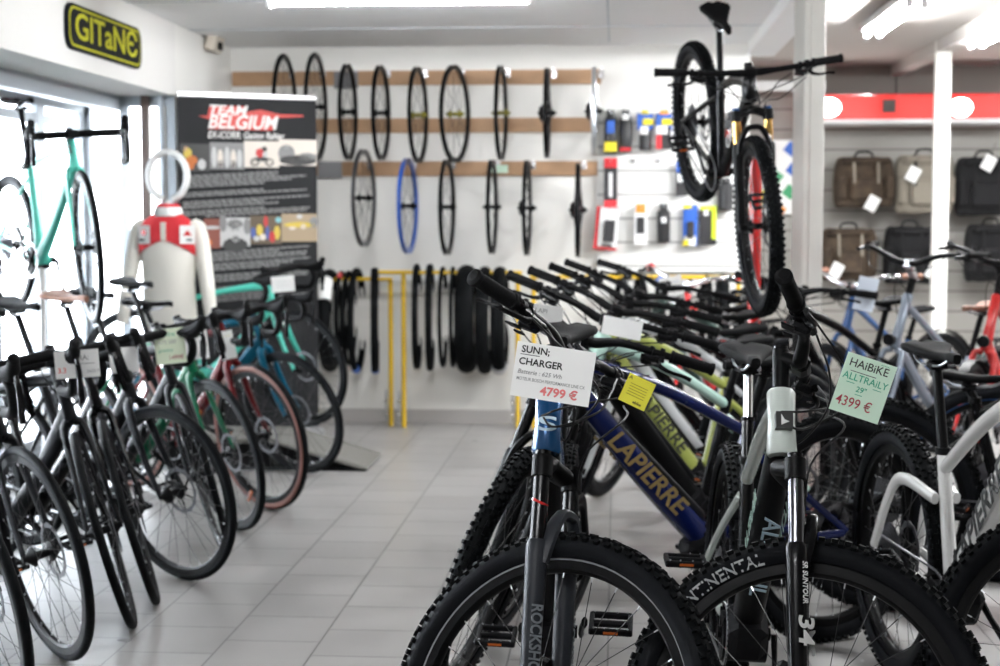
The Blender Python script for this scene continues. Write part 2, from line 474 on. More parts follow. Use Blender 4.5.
def make_bike(kind, label, cat='bicycle', group=None, steer=0., name=None, **sp0):
    g = dict(GEO[kind]); g.update(sp0); sp = g
    root = empty(name or {'mtb':'mountain_bike','road':'road_bike','city':'city_bike'}[kind], label, cat, group)
    Rw, wb = g['Rw'], g['wb']; ha, sa = R(g['ha']), R(g['sa'])
    X = lambda p, y=0.: V((p[0], y, p[1]))
    v2 = lambda a, b: (a[0]+b[0], a[1]+b[1])
    mul = lambda a, k: (a[0]*k, a[1]*k)
    u = (-cos(ha), sin(ha)); n_ = (sin(ha), cos(ha))
    ra, fa, bb = (0, Rw), (wb, Rw), g['bb']
    A0 = v2(fa, mul(n_, -g['rake'])); crown = v2(A0, mul(u, g['ac'])); ht0 = v2(crown, mul(u, .012)); ht1 = v2(ht0, mul(u, g['hl']))
    sd_ = (-cos(sa), sin(sa)); st1 = v2(bb, mul(sd_, g['stl']))
    fm, fm2 = g.get('fm', glossk), g.get('fm2', g.get('fm', glossk))
    em = g.get('ebike', False)
    b = MB(); side = (0,1,0)
    hr = .020 if kind == 'road' else (.024 if kind == 'city' else .029)
    htm = g.get('htm', fm)
    b.tube([X(v2(ht0, mul(u, -.006))), X(ht0), X(v2(ht0, mul(u, g['hl']*.5))), X(ht1), X(v2(ht1, mul(u, .006)))], [hr*1.0, hr*1.14, hr*(.95 if kind != 'mtb' else 1.02), hr*1.08, hr*.95], htm, 16)
    if kind == 'road':
        q = cr([X(v2(ht0, mul(u, .025))), X(v2(mul(v2(ht0, bb), .5), (.0,.0))), X(v2(bb, (.0,.01)))], 4)
        b.tube(q, lerpl([(.019,.034), (.021,.030), (.028,.032)], len(q)), fm, 14, side=side, sq=2.4)
        q = cr([X(v2(ht1, mul(u, -.025))), X(mul(v2(v2(ht1, mul(u, -.03)), st1), .5)), X(v2(st1, mul(sd_, -.03)))], 4)
        b.tube(q, lerpl([(.017,.026), (.017,.017), (.014,.015)], len(q)), fm2, 12, side=side, sq=2.3)
        b.tube([X(bb), X(mul(v2(bb, st1), .5)), X(v2(st1, mul(sd_, .012)))], [(.026,.024), (.015,.022), (.016,.019)], fm, 12, side=side)
        cs0, ss0 = v2(bb, (-.01,0)), v2(st1, mul(sd_, -.10))
        csr, ssr = [(.013,.016), (.009,.012), (.009,.010)], [(.008,.010), (.006,.009), (.007,.009)]
    elif kind == 'mtb':
        dr = (.036,.040) if em else (.024,.028)
        q = cr([X(v2(ht0, mul(u, .03))), X(v2(mul(v2(ht0, bb), .5), (-.01 if em else 0, -.005))), X(v2(bb, (.03,.02)))], 5)
        b.tube(q, lerpl([(.026,.032), dr, dr], len(q)), fm, 14, side=side, sq=2.8 if em else 2.3)
        tt1 = v2(st1, mul(sd_, -.05))
        q = cr([X(v2(ht1, mul(u, -.02))), X(v2(mul(v2(ht1, tt1), .5), (.0,.012))), X(tt1)], 5)
        b.tube(q, lerpl([(.020,.024), (.018,.020), (.016,.018)], len(q)), fm2, 12, side=side, sq=2.3)
        b.tube([X(bb), X(st1)], [(.020,.022), (.0175,.0175)], g.get('stm', fm), 12, side=side)
        cs0, ss0 = v2(bb, (-.03,.02)), v2(st1, mul(sd_, -.09))
        csr, ssr = [(.012,.020), (.011,.015), (.011,.014)], [(.011,.013), (.009,.012), (.010,.012)]
    else:
        low = g.get('lowstep', False)
        b.tube([X(v2(ht0, mul(u, .03))), X(mul(v2(ht0, bb), .5)), X(bb)], [(.022,.026)]*3, fm, 12, side=side, sq=2.5)
        tt1 = v2(bb, mul(sd_, .20 if low else .34))
        b.tube(cr([X(v2(ht1, mul(u, -.04))), X(v2(mul(v2(ht1, tt1), .5), (0,-.03))), X(tt1)], 4), .017, fm2, 10)
        b.tube([X(bb), X(st1)], .018, fm, 12)
        cs0, ss0 = bb, v2(st1, mul(sd_, -.06)); csr, ssr = [(.010,.012)]*3, [(.008,.008)]*3
    ys = .062 if kind == 'road' else .070
    stay = g.get('staym', fm)
    for sd in (-1, 1):
        q = [X(cs0, sd*.030), X((cs0[0]*.72, cs0[1]*.72+Rw*.28), sd*.048), X((ra[0]+.01, ra[1]), sd*ys)]
        b.tube(cr(q, 4), lerpl(csr, 9), stay, 8, side=side)
        if not g.get('swing'):
            q = [X(ss0, sd*.014), X((ss0[0]*.55, ss0[1]*.55+Rw*.45), sd*.048), X((ra[0], ra[1]+.005), sd*ys)]
            b.tube(cr(q, 4), lerpl(ssr, 9), g.get('ssm', stay), 8, side=side)
        else:
            q = [X(v2(st1, mul(sd_, -.13)), sd*.03), X((.17, .62), sd*.052), X((.07, .53), sd*.06), X((.0, ra[1]+.02), sd*ys)]
            b.tube(cr(q, 5), lerpl([(.011,.016), (.011,.018), (.011,.017), (.012,.014)], 16), stay, 8, side=side, sq=2.6)
    b.cyl(X(bb, -.038), X(bb, .038), .024, fm, 16)
    fo = b.build('frame', root, ang=45)
    # motor and battery
    if em:
        q = MB()
        c0 = v2(bb, (-.005,-.01))
        q.tube([X(c0, -.055), X(c0, .055)], .062, plastic, 18)
        q.box(X(v2(bb, (.055,.02))), (.12,.095,.11), plastic, M4.Rotation(R(35), 3, 'Y'), ch=.02)
        q.build('motor', fo, label='black motor casing')
        q = MB(); dd = V(X(ht0)-X(bb)).normalized(); up = V((-dd.z, 0, dd.x))
        a = X(bb)+dd*.12+up*.030; c = X(ht0)-dd*.06+up*.026
        q.tube([a, a+dd*.02+up*.004, c-dd*.03+up*.004, c], [(.022,.016), (.027,.022), (.027,.022), (.020,.014)], g.get('batm', plastic), 12, side=side, sq=3)
        q.build('battery', fo, label='battery along the down tube')
    if g.get('shock'):
        q = MB(); p0, p1 = X(v2(st1, mul(sd_, -.10))), X(v2(mul(v2(ht1, st1), .5), (-.02,-.02)))
        q.cyl(p0, p1, .012, chrome, 12); q.cyl(p1, p1+(p0-p1)*.6, .021, blackm, 14)
        q.build('rear_shock', fo)
    # lettering on the down tube
    for (txt, m_, size, t, sgn, shear, bold) in g.get('letters', []):
        a, c = X(ht0), X(bb); d = (a-c).normalized(); up = V((-d.z, 0, d.x))*1.0
        hw = (.037 if em else (.0225 if kind == 'road' else .0245))
        pos = c+(a-c)*t
        for sd in (-1, 1):
            # read from the bottom bracket up on one side and from the head down on the other
            xx = d if (sd < 0) else -d
            if sgn < 0: xx = -xx
            yy = V((0, sd, 0)).cross(xx)
            q = MB(); q.text(txt, size, m_, frame_mx(pos+V((0, sd*hw, 0)), xx, yy), bold=bold, shear=shear, sx=g.get('letsx', 1.2))
            q.build('lettering', fo, label='lettering on the down tube')
    if g.get('under'):
        txt, m_, size = g['under']; a, c = X(ht0), X(bb); d = (a-c).normalized(); dn = V((d.z, 0, -d.x))
        q = MB(); q.text(txt, size, m_, frame_mx(c+(a-c)*.55+dn*.047, -d, dn.cross(-d)), bold=.01, shear=.2, sx=1.3)
        q.build('lettering', fo, label='pale lettering on the down tube')
    if g.get('headmark'):
        q = MB(); p = X(v2(ht0, mul(u, g['hl']*.45))); nx = V((n_[0], 0, n_[1]))
        g['headmark'](q, frame_mx(p+nx*(hr*1.02+.001), (0,1,0), V((u[0], 0, u[1]))))
        q.build('head_badge', fo, label='emblem on the head tube')
    # seatpost, saddle
    sx = bb[0]-(g['sz']-bb[1])/tan(sa); sad = X((sx, g['sz']))
    q = MB(); pt = X(v2(st1, mul(sd_, .0))); dirs = (V((sx, 0, g['sz']-.045))-X(st1))
    top = X(st1)+dirs
    if g.get('dropper'):
        mid = X(st1)+dirs*.42
        q.cyl(X(st1), mid, .0155, glossk, 14); q.cyl(mid, mid+dirs*.04, .0175, blackm, 14); q.cyl(mid, top, .0125, g.get('postm', chrome), 12)
    else: q.cyl(X(st1), top, .0145 if kind != 'road' else .0138, g.get('postm', blackm), 12)
    q.lathe([(.019,-.01), (.0215,-.01), (.0215,.01), (.019,.01)], blackm, 14, org=X(st1), axis='z', closed=True)
    q.box(top, (.035,.04,.03), blackm, ch=.006)
    q.build('seatpost', root)
    sm, rm = saddle_meshes(g.get('sadm', leatherk), g.get('sadL', .27), g.get('sadW', .072))
    so = link('saddle', sm, root, M4.Translation(sad+V((.01, 0, 0))) @ M4.Rotation(g.get('sadtilt', 0), 4, 'Y')); link('saddle_rails', rm, so)
    # crank, chain, derailleur
    crank(root, X(bb), g, g.get('crankang', -.5))
    rc, rr = g.get('cass', .085)*.55, g.get('ring', .08)
    q = MB(); y = -.048
    pul = V((-.01, y, Rw-.10)); ch = [V((0, y, Rw+rc)), V((bb[0]-.01, y, bb[1]+rr))]
    for k in range(7): a = pi/2-pi*k/6; ch.append(V((bb[0]+rr*cos(a), y, bb[1]+rr*sin(a))))
    ch += [pul+V((.01,0,-.03)), pul+V((-.012,0,0)), V((rc*.6, y, Rw-rc*.7)), V((-rc*.4, y, Rw-rc*.9)), V((-rc, y, Rw))]
    q.tube(ch, [(.0035,.004)]*len(ch), g.get('chainm', steel), 4, side=(0,1,0), closed=True)
    q.build('chain', root)
    q = MB(); q.box((.0, -.065, Rw-.035), (.03,.02,.05), blackm, ch=.006); q.tube([(.0,-.062,Rw-.045), (.012,-.058,Rw-.085), (.0,-.05,Rw-.135)], [(.008,.014), (.006,.012), (.005,.012)], blackm, 8, side=(0,1,0))
    for z in (-.09, -.135): q.lathe([(.004,y-.002), (.017,y-.002), (.017,y+.002), (.004,y+.002)], plastic, 14, org=(.003,0,Rw+z), closed=True)
    q.build('derailleur', root)
    # -------------------------------------------------- steered assembly
    piv = X(crown); ax = V((u[0], 0, u[1]))
    ST = M4.Translation(piv) @ M4.Rotation(steer, 4, ax) @ M4.Translation(-piv)
    make_wheel(root, M4.Translation(X(ra)), g, True)
    make_wheel(root, ST @ M4.Translation(X(fa)), g, False)
    F = MB(); U3, N3 = V((u[0],0,u[1])), V((n_[0],0,n_[1]))
    fkm = g.get('forkm', fm)
    if kind == 'mtb':
        off = X(A0)+N3*.030; yl = .066; fk2 = g.get('lowm', fkm)
        t1 = g['ac']-.035
        for sd in (-1, 1):
            o_ = V((0, sd*yl, 0))
            F.tube([off+o_+U3*-.02+N3*.008, off+o_+U3*.03, off+o_+U3*.20, off+o_+U3*.30, off+o_+U3*.335, off+o_+U3*.345], [.013,.019,.0215,.0235,.0235,.0195], fk2, 14)
            F.cyl(X(fa, sd*.078), X(fa, sd*.052), .014, blackm, 12)
            F.tube([off+o_+U3*(t1-.03), off+o_+U3*(t1+.015)], [.0225,.0225], g.get('crownm', blackm), 14)
            F.cyl(off+o_+U3*(t1+.015), off+o_+U3*(t1+.026), .017, g.get('capm', glossk), 12)
        aq = [off+V((0,-yl,0))+U3*.30+N3*.006, off+V((0,-yl*.86,0))+U3*.355+N3*.022, off+V((0,-yl*.45,0))+U3*.402+N3*.03, off+U3*.41+N3*.032, off+V((0,yl*.45,0))+U3*.402+N3*.03, off+V((0,yl*.86,0))+U3*.355+N3*.022, off+V((0,yl,0))+U3*.30+N3*.006]
        aq = cr(aq, 4); F.tube(aq, lerpl([(.022,.014), (.018,.012), (.014,.012), (.014,.012), (.014,.012), (.018,.012), (.022,.014)], len(aq)), fk2, 8, side=N3, sq=2.6)
        cq = [off+V((0,-yl,0))+U3*(t1-.008), off+V((0,-yl*.5,0))+U3*(t1+.004)-N3*.016, off-N3*.026+U3*(t1+.014), off+V((0,yl*.5,0))+U3*(t1+.004)-N3*.016, off+V((0,yl,0))+U3*(t1-.008)]
        F.tube(cr(cq, 4), lerpl([(.020,.020), (.026,.018), (.030,.020), (.026,.018), (.020,.020)], 17), g.get('crownm', blackm), 10, side=N3, sq=2.6)
        fo2 = F.build('fork', root, ST, ang=45)
        for sd in (-1, 1):
            q = MB(); o_ = V((0, sd*yl, 0)); q.cyl(off+o_+U3*.33, off+o_+U3*t1, .0172, g.get('stanm', glossk), 16)
            if g.get('oring') : q.lathe([(.0175,-.0025), (.0192,-.0025), (.0192,.0025), (.0175,.0025)], redp, 14, org=off+o_+U3*(t1-.085), axis='z', closed=True)
            q.build('stanchion', fo2)
        for (txt, m_, size, t, sx_, up_) in g.get('forklet', []):
            for sd in (-1, 1):
                q = MB()
                # outer face and the front face of each lower leg
                for face in ('out', 'front'):
                    nr = V((0, sd, 0)) if face == 'out' else (N3*.75+V((0, sd*.66, 0))).normalized()
                    yy = U3.cross(nr) if not up_ else U3
                    xx = U3 if not up_ else U3.cross(nr)
                    if not up_:
                        xx = -U3 if sd < 0 else U3
                        yy = nr.cross(xx)
                    if face == 'out' : continue
                    q.text(txt, size, m_, frame_mx(off+V((0, sd*yl, 0))+U3*t+nr*.0225, xx, yy), bold=.02, sx=sx_)
                q.build('lettering', fo2, label='lettering on the fork leg')
        if g['disc'] if 'disc' in g else True:
            q = MB(); q.box(X(fa, .052)+U3*.095-N3*.05, (.035,.03,.06), blackm, ch=.008); q.build('brake_caliper', fo2)
    elif kind == 'road':
        for sd in (-1, 1):
            q = [X(crown, sd*.012)+U3*.004, X(crown, sd*.034)+U3*-.03, X(v2(v2(A0, mul(u, g['ac']*.45)), mul(n_, .008)), sd*.045), X(fa, sd*.055)+N3*-.006]
            q = cr(q, 4); F.tube(q, lerpl([(.018,.022), (.013,.024), (.009,.018), (.008,.012)], len(q)), fkm, 10, side=side)
            F.cyl(X(fa, sd*.063), X(fa, sd*.048), .010, blackm, 10)
        fo2 = F.build('fork', root, ST, ang=50)
        q = MB(); q.box(X(fa, .052)+U3*.07-N3*.03, (.025,.028,.05), blackm, ch=.006); q.build('brake_caliper', fo2)
    else:
        for sd in (-1, 1):
            q = cr([X(crown, sd*.01), X(crown, sd*.05)+U3*-.03, X(v2(A0, mul(u, .2)), sd*.055), X(fa, sd*.058)], 4)
            F.tube(q, lerpl([.014,.015,.013,.011], len(q)), fkm, 10)
        fo2 = F.build('fork', root, ST, ang=50)
    # stem and handlebar
    H = MB(); sp_ = g.get('spacer', .035)
    s0 = v2(ht1, mul(u, .004)); s1_ = v2(ht1, mul(u, sp_+.025)); stl = g['stem']
    sxd = (1, -.03) if kind == 'road' else (1, .10)
    C = X(v2(s1_, (stl*sxd[0], stl*sxd[1]+(g.get('barz', 0)))))
    sp_ = sp_
    H.cyl(X(s0), X(v2(ht1, mul(u, sp_+.045))), .0185, blackm, 16)
    H.cyl(X(v2(ht1, mul(u, sp_+.045))), X(v2(ht1, mul(u, sp_+.052))), .016, glossk, 16)
    H.tube([X(s1_), C], [(.019,.019), (.022,.017)], g.get('stemm', blackm), 12, side=side, sq=2.8)
    H.box(C, (.040,.052,.040), g.get('stemm', blackm), ch=.009)
    barm = g.get('barm', tape if kind == 'road' else blackm)
    if kind == 'road': hp = road_bar(H, C, barm)
    else: ends = mtb_bar(H, C, barm, g['barw'], g['rise'], city=(kind == 'city' and not g.get('flat')))
    ho = H.build('handlebar', root, ST, ang=50)
    if kind == 'road':
        for sd in (-1, 1):
            link('hood', hood_mesh(1), ho, M4.Translation(hp[sd]) @ M4.Rotation(-sd*R(4), 4, 'Z'))
            link('brake_lever', roadlever_mesh(), ho, M4.Translation(hp[sd]) @ M4.Rotation(-sd*R(4), 4, 'Z'))
    elif kind == 'city' and not g.get('flat'):
        for sd in (-1, 1):
            mx = M4.Translation(C+V((-.06, sd*.25, .06))) @ M4.Rotation(R(sd*(90-16)), 4, 'Z')
            link('grip', grip_mesh(sd, g.get('gripm', gripk), .15, .017), ho, M4.Translation(C+V((-.075, sd*.254, .059))) @ M4.Rotation(sd*R(74), 4, 'Z'))
            link('brake_lever', mtblever_mesh(), ho, M4.Translation(C+V((-.03, sd*.235, .058))) @ M4.Rotation(sd*R(70), 4, 'Z') @ M4.Scale(sd, 4, (0,1,0)))
    else:
        hw = g['barw']/2; sw = atan2(.025, .13)
        for sd in (-1, 1):
            ez = g['rise']; gx = lambda y: -.02-.025*max(0, (y-.25)/(hw-.25)) if y > .25 else -.004-.016*(y-.13)/.12
            y0 = hw-.128
            link('grip', grip_mesh(sd, g.get('gripm', gripk)), ho, M4.Translation(C+V((gx(y0), sd*y0, ez+.006))) @ M4.Rotation(sd*sw, 4, 'Z'))
            y1 = y0-.025
            link('brake_lever', mtblever_mesh(), ho, M4.Translation(C+V((gx(y1), sd*y1, ez+.004))) @ M4.Rotation(sd*sw*.8, 4, 'Z') @ M4.Scale(sd, 4, (0,1,0)) @ M4.Rotation(R(8), 4, 'Y'))
            y2 = y1-.03
            link('shifter', shifter_mesh(), ho, M4.Translation(C+V((gx(y2), sd*y2, ez+.003))) @ M4.Scale(sd, 4, (0,1,0)))
        if g.get('display'):
            q = MB(); q.box(C+V((-.01, .07, .035)), (.065,.055,.014), plastic, M4.Rotation(R(25), 3, 'Y'), ch=.004); q.box(C+V((-.014,.07,.043)), (.05,.042,.002), glossk, M4.Rotation(R(25), 3, 'Y')); q.build('display', ho)
    # hoses
    K = MB(); ht = X(v2(ht0, mul(u, g['hl']*.62))); cm_ = mat('cable housing', (.004,.004,.0045), .45, spec=.3)
    if kind == 'road':
        for sd in (-1, 1):
            K.tube(cr([C+V((.01, sd*.04, -.012)), C+V((.045, sd*.035, -.04)), C+V((.03, sd*.02, -.085)), ht+V((.02, sd*.010, .03))], 5), .0024, cm_, 6)
    else:
        hw = g['barw']/2
        for i, (sd, e, dx, dz) in enumerate(((1, .24, .12, -.03), (-1, .24, .14, -.05), (1, .16, .09, -.075), (-1, .17, .10, -.09))):
            if kind == 'city' and i > 1: continue
            a = C+(V((.03, sd*e, g['rise']-.01)) if kind != 'city' or g.get('flat') else V((.02, sd*.20, .05)))
            K.tube(cr([a, C+V((dx*.8, sd*e*.6, dz*.3)), C+V((dx, sd*.05, dz)), C+V((.06, -sd*.03, dz-.07)), ht+V((.0, -sd*.030, .0))], 6), .0026, cm_, 6)
        if kind == 'mtb':
            K.tube(cr([C+V((.04, .22, -.02)), C+V((.13,.10,-.06)), X(crown, .05)+N3*.06, X(crown, .075)+U3*-.15+N3*.045, X(fa, .075)+U3*.14], 6), .0026, cm_, 6)
    K.build('cables', root, ST)
    # extras
    if g.get('mudguard'):
        for rear in (True, False):
            q = MB(); c = X(ra) if rear else V((0,0,0)); n = 20; a0, a1 = (R(10), R(190)) if rear else (R(20), R(200))
            pr = []
            for k in range(n+1):
                a = a0+(a1-a0)*k/n; rr = Rw+.018; pr.append(V((cos(a)*rr, 0, sin(a)*rr))+c)
            q.tube(pr, [(.026,.002)]*len(pr), blackm, 6, side=side)
            q.build('mudguard', root, None if rear else ST @ M4.Translation(X(fa)))
    if g.get('rack'):
        q = MB()
        for sd in (-1, 0, 1):
            q.tube([(-.26, sd*.06, .745), (.14, sd*.06, .745)], .006, blackm, 6)
        for x in (-.26, -.15, -.04, .07, .14): q.tube([(x,-.06,.745), (x,.06,.745)], .005, blackm, 6)
        for sd in (-1, 1):
            for x in (-.15, .02): q.tube([(x, sd*.06, .745), (.0, sd*.075, Rw+.01)], .005, blackm, 6)
        q.tube([(.14,0,.745), X(v2(st1, mul(sd_, -.1)))], .006, blackm, 6)
        q.build('luggage_rack', root)
        q = MB(); q.box((-.275, 0, .72), (.025,.09,.045), redp, ch=.008); q.build('rear_light', root)
    if g.get('lamp'):
        q = MB(); q.lathe([(.004,-.03), (.022,-.025), (.03,.0), (.028,.02), (.001,.022)], plastic, 14, org=X(crown)+N3*.06+U3*.03, axis='x'); q.build('headlamp', root, ST)
    if g.get('stand', False):
        q = MB(); q.tube([(.10, .065, Rw-.03), (.06, .16, .02)], .009, blackm, 8); q.ball((.06,.165,.012), .013, plastic); q.build('kickstand', root)
    return root
def place(root, kind, xy, head, lean=0., ref='front', Rw=None, z=0., pitch=0., wb=None):
    """head: direction (dx,dy) the bike faces; xy: ground point under the front (or rear) hub; lean>0 towards the rider's left"""
    d = V((head[0], head[1], 0)).normalized(); wb = wb or GEO[kind]['wb']
    x = V((xy[0], xy[1], z)) - (d*wb if ref == 'front' else V((0,0,0)))
    root.rotation_euler = (0,0,0)
    m = M4.Translation(x) @ M4.Rotation(atan2(d.y, d.x), 4, 'Z') @ M4.Rotation(-pitch, 4, 'Y') @ M4.Rotation(-lean, 4, 'X')
    root.matrix_world = m
    return root
# ================================================================== the room
LX, GX, YB, YR, XD, XR, H = -2.55, -3.12, 10.2, 11.75, .86, 6.0, 2.48
YF = -2.2
def nodes_floor():
    m = bpy.data.materials.new('floor tiles'); m.use_nodes = True; nt = m.node_tree; b = nt.nodes['Principled BSDF']
    tc = nt.nodes.new('ShaderNodeTexCoord'); mp = nt.nodes.new('ShaderNodeMapping')
    mp.inputs['Rotation'].default_value = (0,0,R(-90)); T = .308
    mp.inputs['Scale'].default_value = (1/T,1/T,1/T)
    br = nt.nodes.new('ShaderNodeTexBrick')
    br.inputs['Scale'].default_value = 1; br.inputs['Brick Width'].default_value = 1; br.inputs['Row Height'].default_value = 1
    br.inputs['Mortar Size'].default_value = .011; br.inputs['Mortar Smooth'].default_value = .3; br.inputs['Bias'].default_value = 0
    br.offset = .5; br.offset_frequency = 2
    br.inputs['Color1'].default_value = (.36,.35,.34,1); br.inputs['Color2'].default_value = (.415,.405,.395,1); br.inputs['Mortar'].default_value = (.12,.115,.11,1)
    ad = nt.nodes.new('ShaderNodeVectorMath'); ad.operation = 'ADD'; ad.inputs[1].default_value = FLOOR_SHIFT
    nt.links.new(tc.outputs['Object'], ad.inputs[0]); nt.links.new(ad.outputs[0], mp.inputs['Vector']); nt.links.new(mp.outputs['Vector'], br.inputs['Vector'])
    n = nt.nodes.new('ShaderNodeTexNoise'); n.inputs['Scale'].default_value = 3.; n.inputs['Detail'].default_value = 6
    nt.links.new(tc.outputs['Object'], n.inputs['Vector'])
    mx = nt.nodes.new('ShaderNodeMix'); mx.data_type = 'RGBA'; mx.blend_type = 'MULTIPLY'; mx.inputs[0].default_value = .35
    nt.links.new(br.outputs['Color'], mx.inputs[6]); nt.links.new(n.outputs['Fac'], mx.inputs[7]); nt.links.new(mx.outputs[2], b.inputs['Base Color'])
    mr = nt.nodes.new('ShaderNodeMapRange'); mr.inputs['To Min'].default_value = .22; mr.inputs['To Max'].default_value = .42
    nt.links.new(n.outputs['Fac'], mr.inputs['Value']); nt.links.new(mr.outputs['Result'], b.inputs['Roughness'])
    bp = nt.nodes.new('ShaderNodeBump'); bp.inputs['Strength'].default_value = .5; bp.inputs['Distance'].default_value = .003; bp.invert = True
    nt.links.new(br.outputs['Fac'], bp.inputs['Height']); nt.links.new(bp.outputs['Normal'], b.inputs['Normal'])
    return m
FLOOR_SHIFT = (.942, .154-4.84, 0)
def slat_mat(name, c1, c2, pitch, z0):
    m = bpy.data.materials.new(name); m.use_nodes = True; nt = m.node_tree; b = nt.nodes['Principled BSDF']; b.inputs['Roughness'].default_value = .5
    tc = nt.nodes.new('ShaderNodeTexCoord'); sx = nt.nodes.new('ShaderNodeSeparateXYZ'); nt.links.new(tc.outputs['Object'], sx.inputs[0])
    a = nt.nodes.new('ShaderNodeMath'); a.operation = 'SUBTRACT'; a.inputs[1].default_value = z0; nt.links.new(sx.outputs[2], a.inputs[0])
    d = nt.nodes.new('ShaderNodeMath'); d.operation = 'DIVIDE'; d.inputs[1].default_value = pitch; nt.links.new(a.outputs[0], d.inputs[0])
    f = nt.nodes.new('ShaderNodeMath'); f.operation = 'FRACT'; nt.links.new(d.outputs[0], f.inputs[0])
    g = nt.nodes.new('ShaderNodeMath'); g.operation = 'LESS_THAN'; g.inputs[1].default_value = .09; nt.links.new(f.outputs[0], g.inputs[0])
    n = nt.nodes.new('ShaderNodeTexNoise'); n.inputs['Scale'].default_value = 5; nt.links.new(tc.outputs['Object'], n.inputs['Vector'])
    nm = nt.nodes.new('ShaderNodeMix'); nm.data_type = 'RGBA'; nm.inputs[6].default_value = (*[c*.94 for c in c1], 1); nm.inputs[7].default_value = (*c1, 1); nt.links.new(n.outputs['Fac'], nm.inputs[0])
    mx = nt.nodes.new('ShaderNodeMix'); mx.data_type = 'RGBA'; mx.inputs[7].default_value = (*c2, 1)
    nt.links.new(nm.outputs[2], mx.inputs[6])
    nt.links.new(g.outputs[0], mx.inputs[0]); nt.links.new(mx.outputs[2], b.inputs['Base Color'])
    return m
wallw = mat('white wall paint', (.80,.79,.76), .8, noise=.02, nscale=3, bump=.05)
walls_ = mat('off white wall paint', (.74,.73,.71), .8, noise=.02, nscale=3)
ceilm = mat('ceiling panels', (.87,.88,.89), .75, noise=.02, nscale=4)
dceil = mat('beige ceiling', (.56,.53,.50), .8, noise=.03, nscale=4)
alur = mat('window aluminium', (.50,.55,.60), .45, .2)
postm_ = mat('cream post paint', (.77,.76,.72), .6, noise=.03, nscale=6)
basem = mat('grey skirting tile', (.42,.40,.385), .5, noise=.08, nscale=4)
dark = mat('dark opening', (.10,.09,.085), .8)
wood = mat('plank wood', (.42,.255,.145), .6, noise=.25, nscale=9)
glassm = mat('window glass', (1,1,1), 0.0, trans=1., ior=1.0)
ground = mat('pavement', (.6,.6,.6), .9, noise=.1)
def sbox(name, lo, hi, m, ch=0., **kw):
    c = [(a+b)/2 for a, b in zip(lo, hi)]; s = [b-a for a, b in zip(lo, hi)]
    return MB().box((0,0,0), s, m, ch=ch).build(name, mx=M4.Translation(c), kind='structure', **kw)
fl = MB(); fl.box((0,0,-.05), (1,1,.1), nodes_floor()); fl.v = [(x*(XR-GX+.3)+(XR+GX)/2, y*(YR-YF+.3)+(YR+YF)/2, z) for x, y, z in fl.v]
fl.build('floor', kind='structure')
sbox('ceiling', (GX-.2,YF,H), (XD+.0,YB+.1,H+.1), ceilm)
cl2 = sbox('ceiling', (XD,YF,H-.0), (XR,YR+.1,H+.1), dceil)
q = MB()
for y in (3.2, 4.4, 5.6, 6.8, 8.0, 9.2): q.box((-.9,y,H-.001), (3.5,.012,.004), alur)
for x in (-.05,): q.box((x,4,H-.001), (.012,12,.004), alur)
q.build('trim_1', kind='structure')
# step between the two ceilings (a shallow white beam running into the shop)
sbox('trim_2', (XD-.02,YF,H-.07), (XD+.16,YB+.1,H+.0), ceilm)
sbox('wall_back', (LX-.6,YB,0), (XD,YB+.12,H), wallw)
sbox('wall_return', (XD-.1,YB+.12,0), (XD,YR,H), walls_)
sbox('wall_right', (XR,YF,0), (XR+.1,YR,H), walls_)
sbox('wall_front', (GX-.3,YF-.1,0), (XR,YF,H), walls_)
slatw = slat_mat('beige slatwall', (.37,.355,.325), (.17,.16,.145), .15, .02)
sbox('wall_far', (XD-.1,YR,0), (XR,YR+.1,H), slatw)
# left side: bulkhead over the shop window, then solid wall beyond it
SB = 2.065
sbox('wall_left', (LX-.65,YF,SB), (LX,8.9,H), walls_)
sbox('trim_10', (-2.96,YF,SB-.085), (-2.88,8.9,SB), alur)
sbox('wall_left', (LX-.10,8.9,0), (LX,YB,H), wallw)
sbox('wall_left', (LX-.65,8.9,SB), (LX-.10,8.98,H), wallw)
q = MB()
for x_, w_ in ((GX+.03,.06), (-2.86,.05), (LX-.03,.05)): q.box((x_,8.92,SB/2), (w_,.05,SB), alur)
q.box(((GX+LX)/2,8.92,SB-.03), (LX-GX-.01,.044,.058), alur); q.box(((GX+LX)/2,8.92,.08), (LX-GX-.01,.044,.158), alur)
o = q.build('window_2', kind='structure'); g_ = MB(); g_.box(((GX+LX)/2,8.92,SB/2), (LX-GX-.08,.008,SB-.1), glassm); g_.build('pane', o)
sbox('trim_3', (GX-.06,YF,0), (GX+.02,8.9,.10), alur)
# skirting
sbox('baseboard_back', (LX,YB-.012,0), (XD,YB,.09), basem)
sbox('baseboard_far', (XD,YR-.012,0), (XR,YR,.09), basem)
# shop window: frames and panes
sbox('wall_left', (LX-.6,YF,0), (LX-.0,3.0,SB), walls_)  # unseen wall added in place of the nearest windows to cut front light
fr = [(3.0,3.9), (3.9,5.1), (5.1,6.3), (6.3,7.55), (7.55,8.2), (8.2,8.9)]
for (a, b_) in fr:
    q = MB(); w = .055
    if a > 7: q.box((GX, a+w/2, SB/2+.05), (.06,w,SB-.1), alur); q.box((GX, b_-w/2, SB/2+.05), (.06,w,SB-.1), alur)
    else: q.box((GX, a+.02, SB/2+.05), (.06,.05,SB-.1), alur); q.box((GX, b_-.02, SB/2+.05), (.06,.05,SB-.1), alur)
    q.box((GX, (a+b_)/2, SB-.05), (.07,b_-a,.10), alur); q.box((GX, (a+b_)/2, .14), (.07,b_-a,.09), alur)
    if a > 6: q.box((GX, (a+b_)/2, SB-.17), (.05,b_-a,.05), alur)
    o = q.build('window_1', kind='structure')
    g_ = MB(); g_.box((GX, (a+b_)/2, SB/2+.05), (.008,b_-a-.06,SB-.15), glassm); g_.build('pane', o)
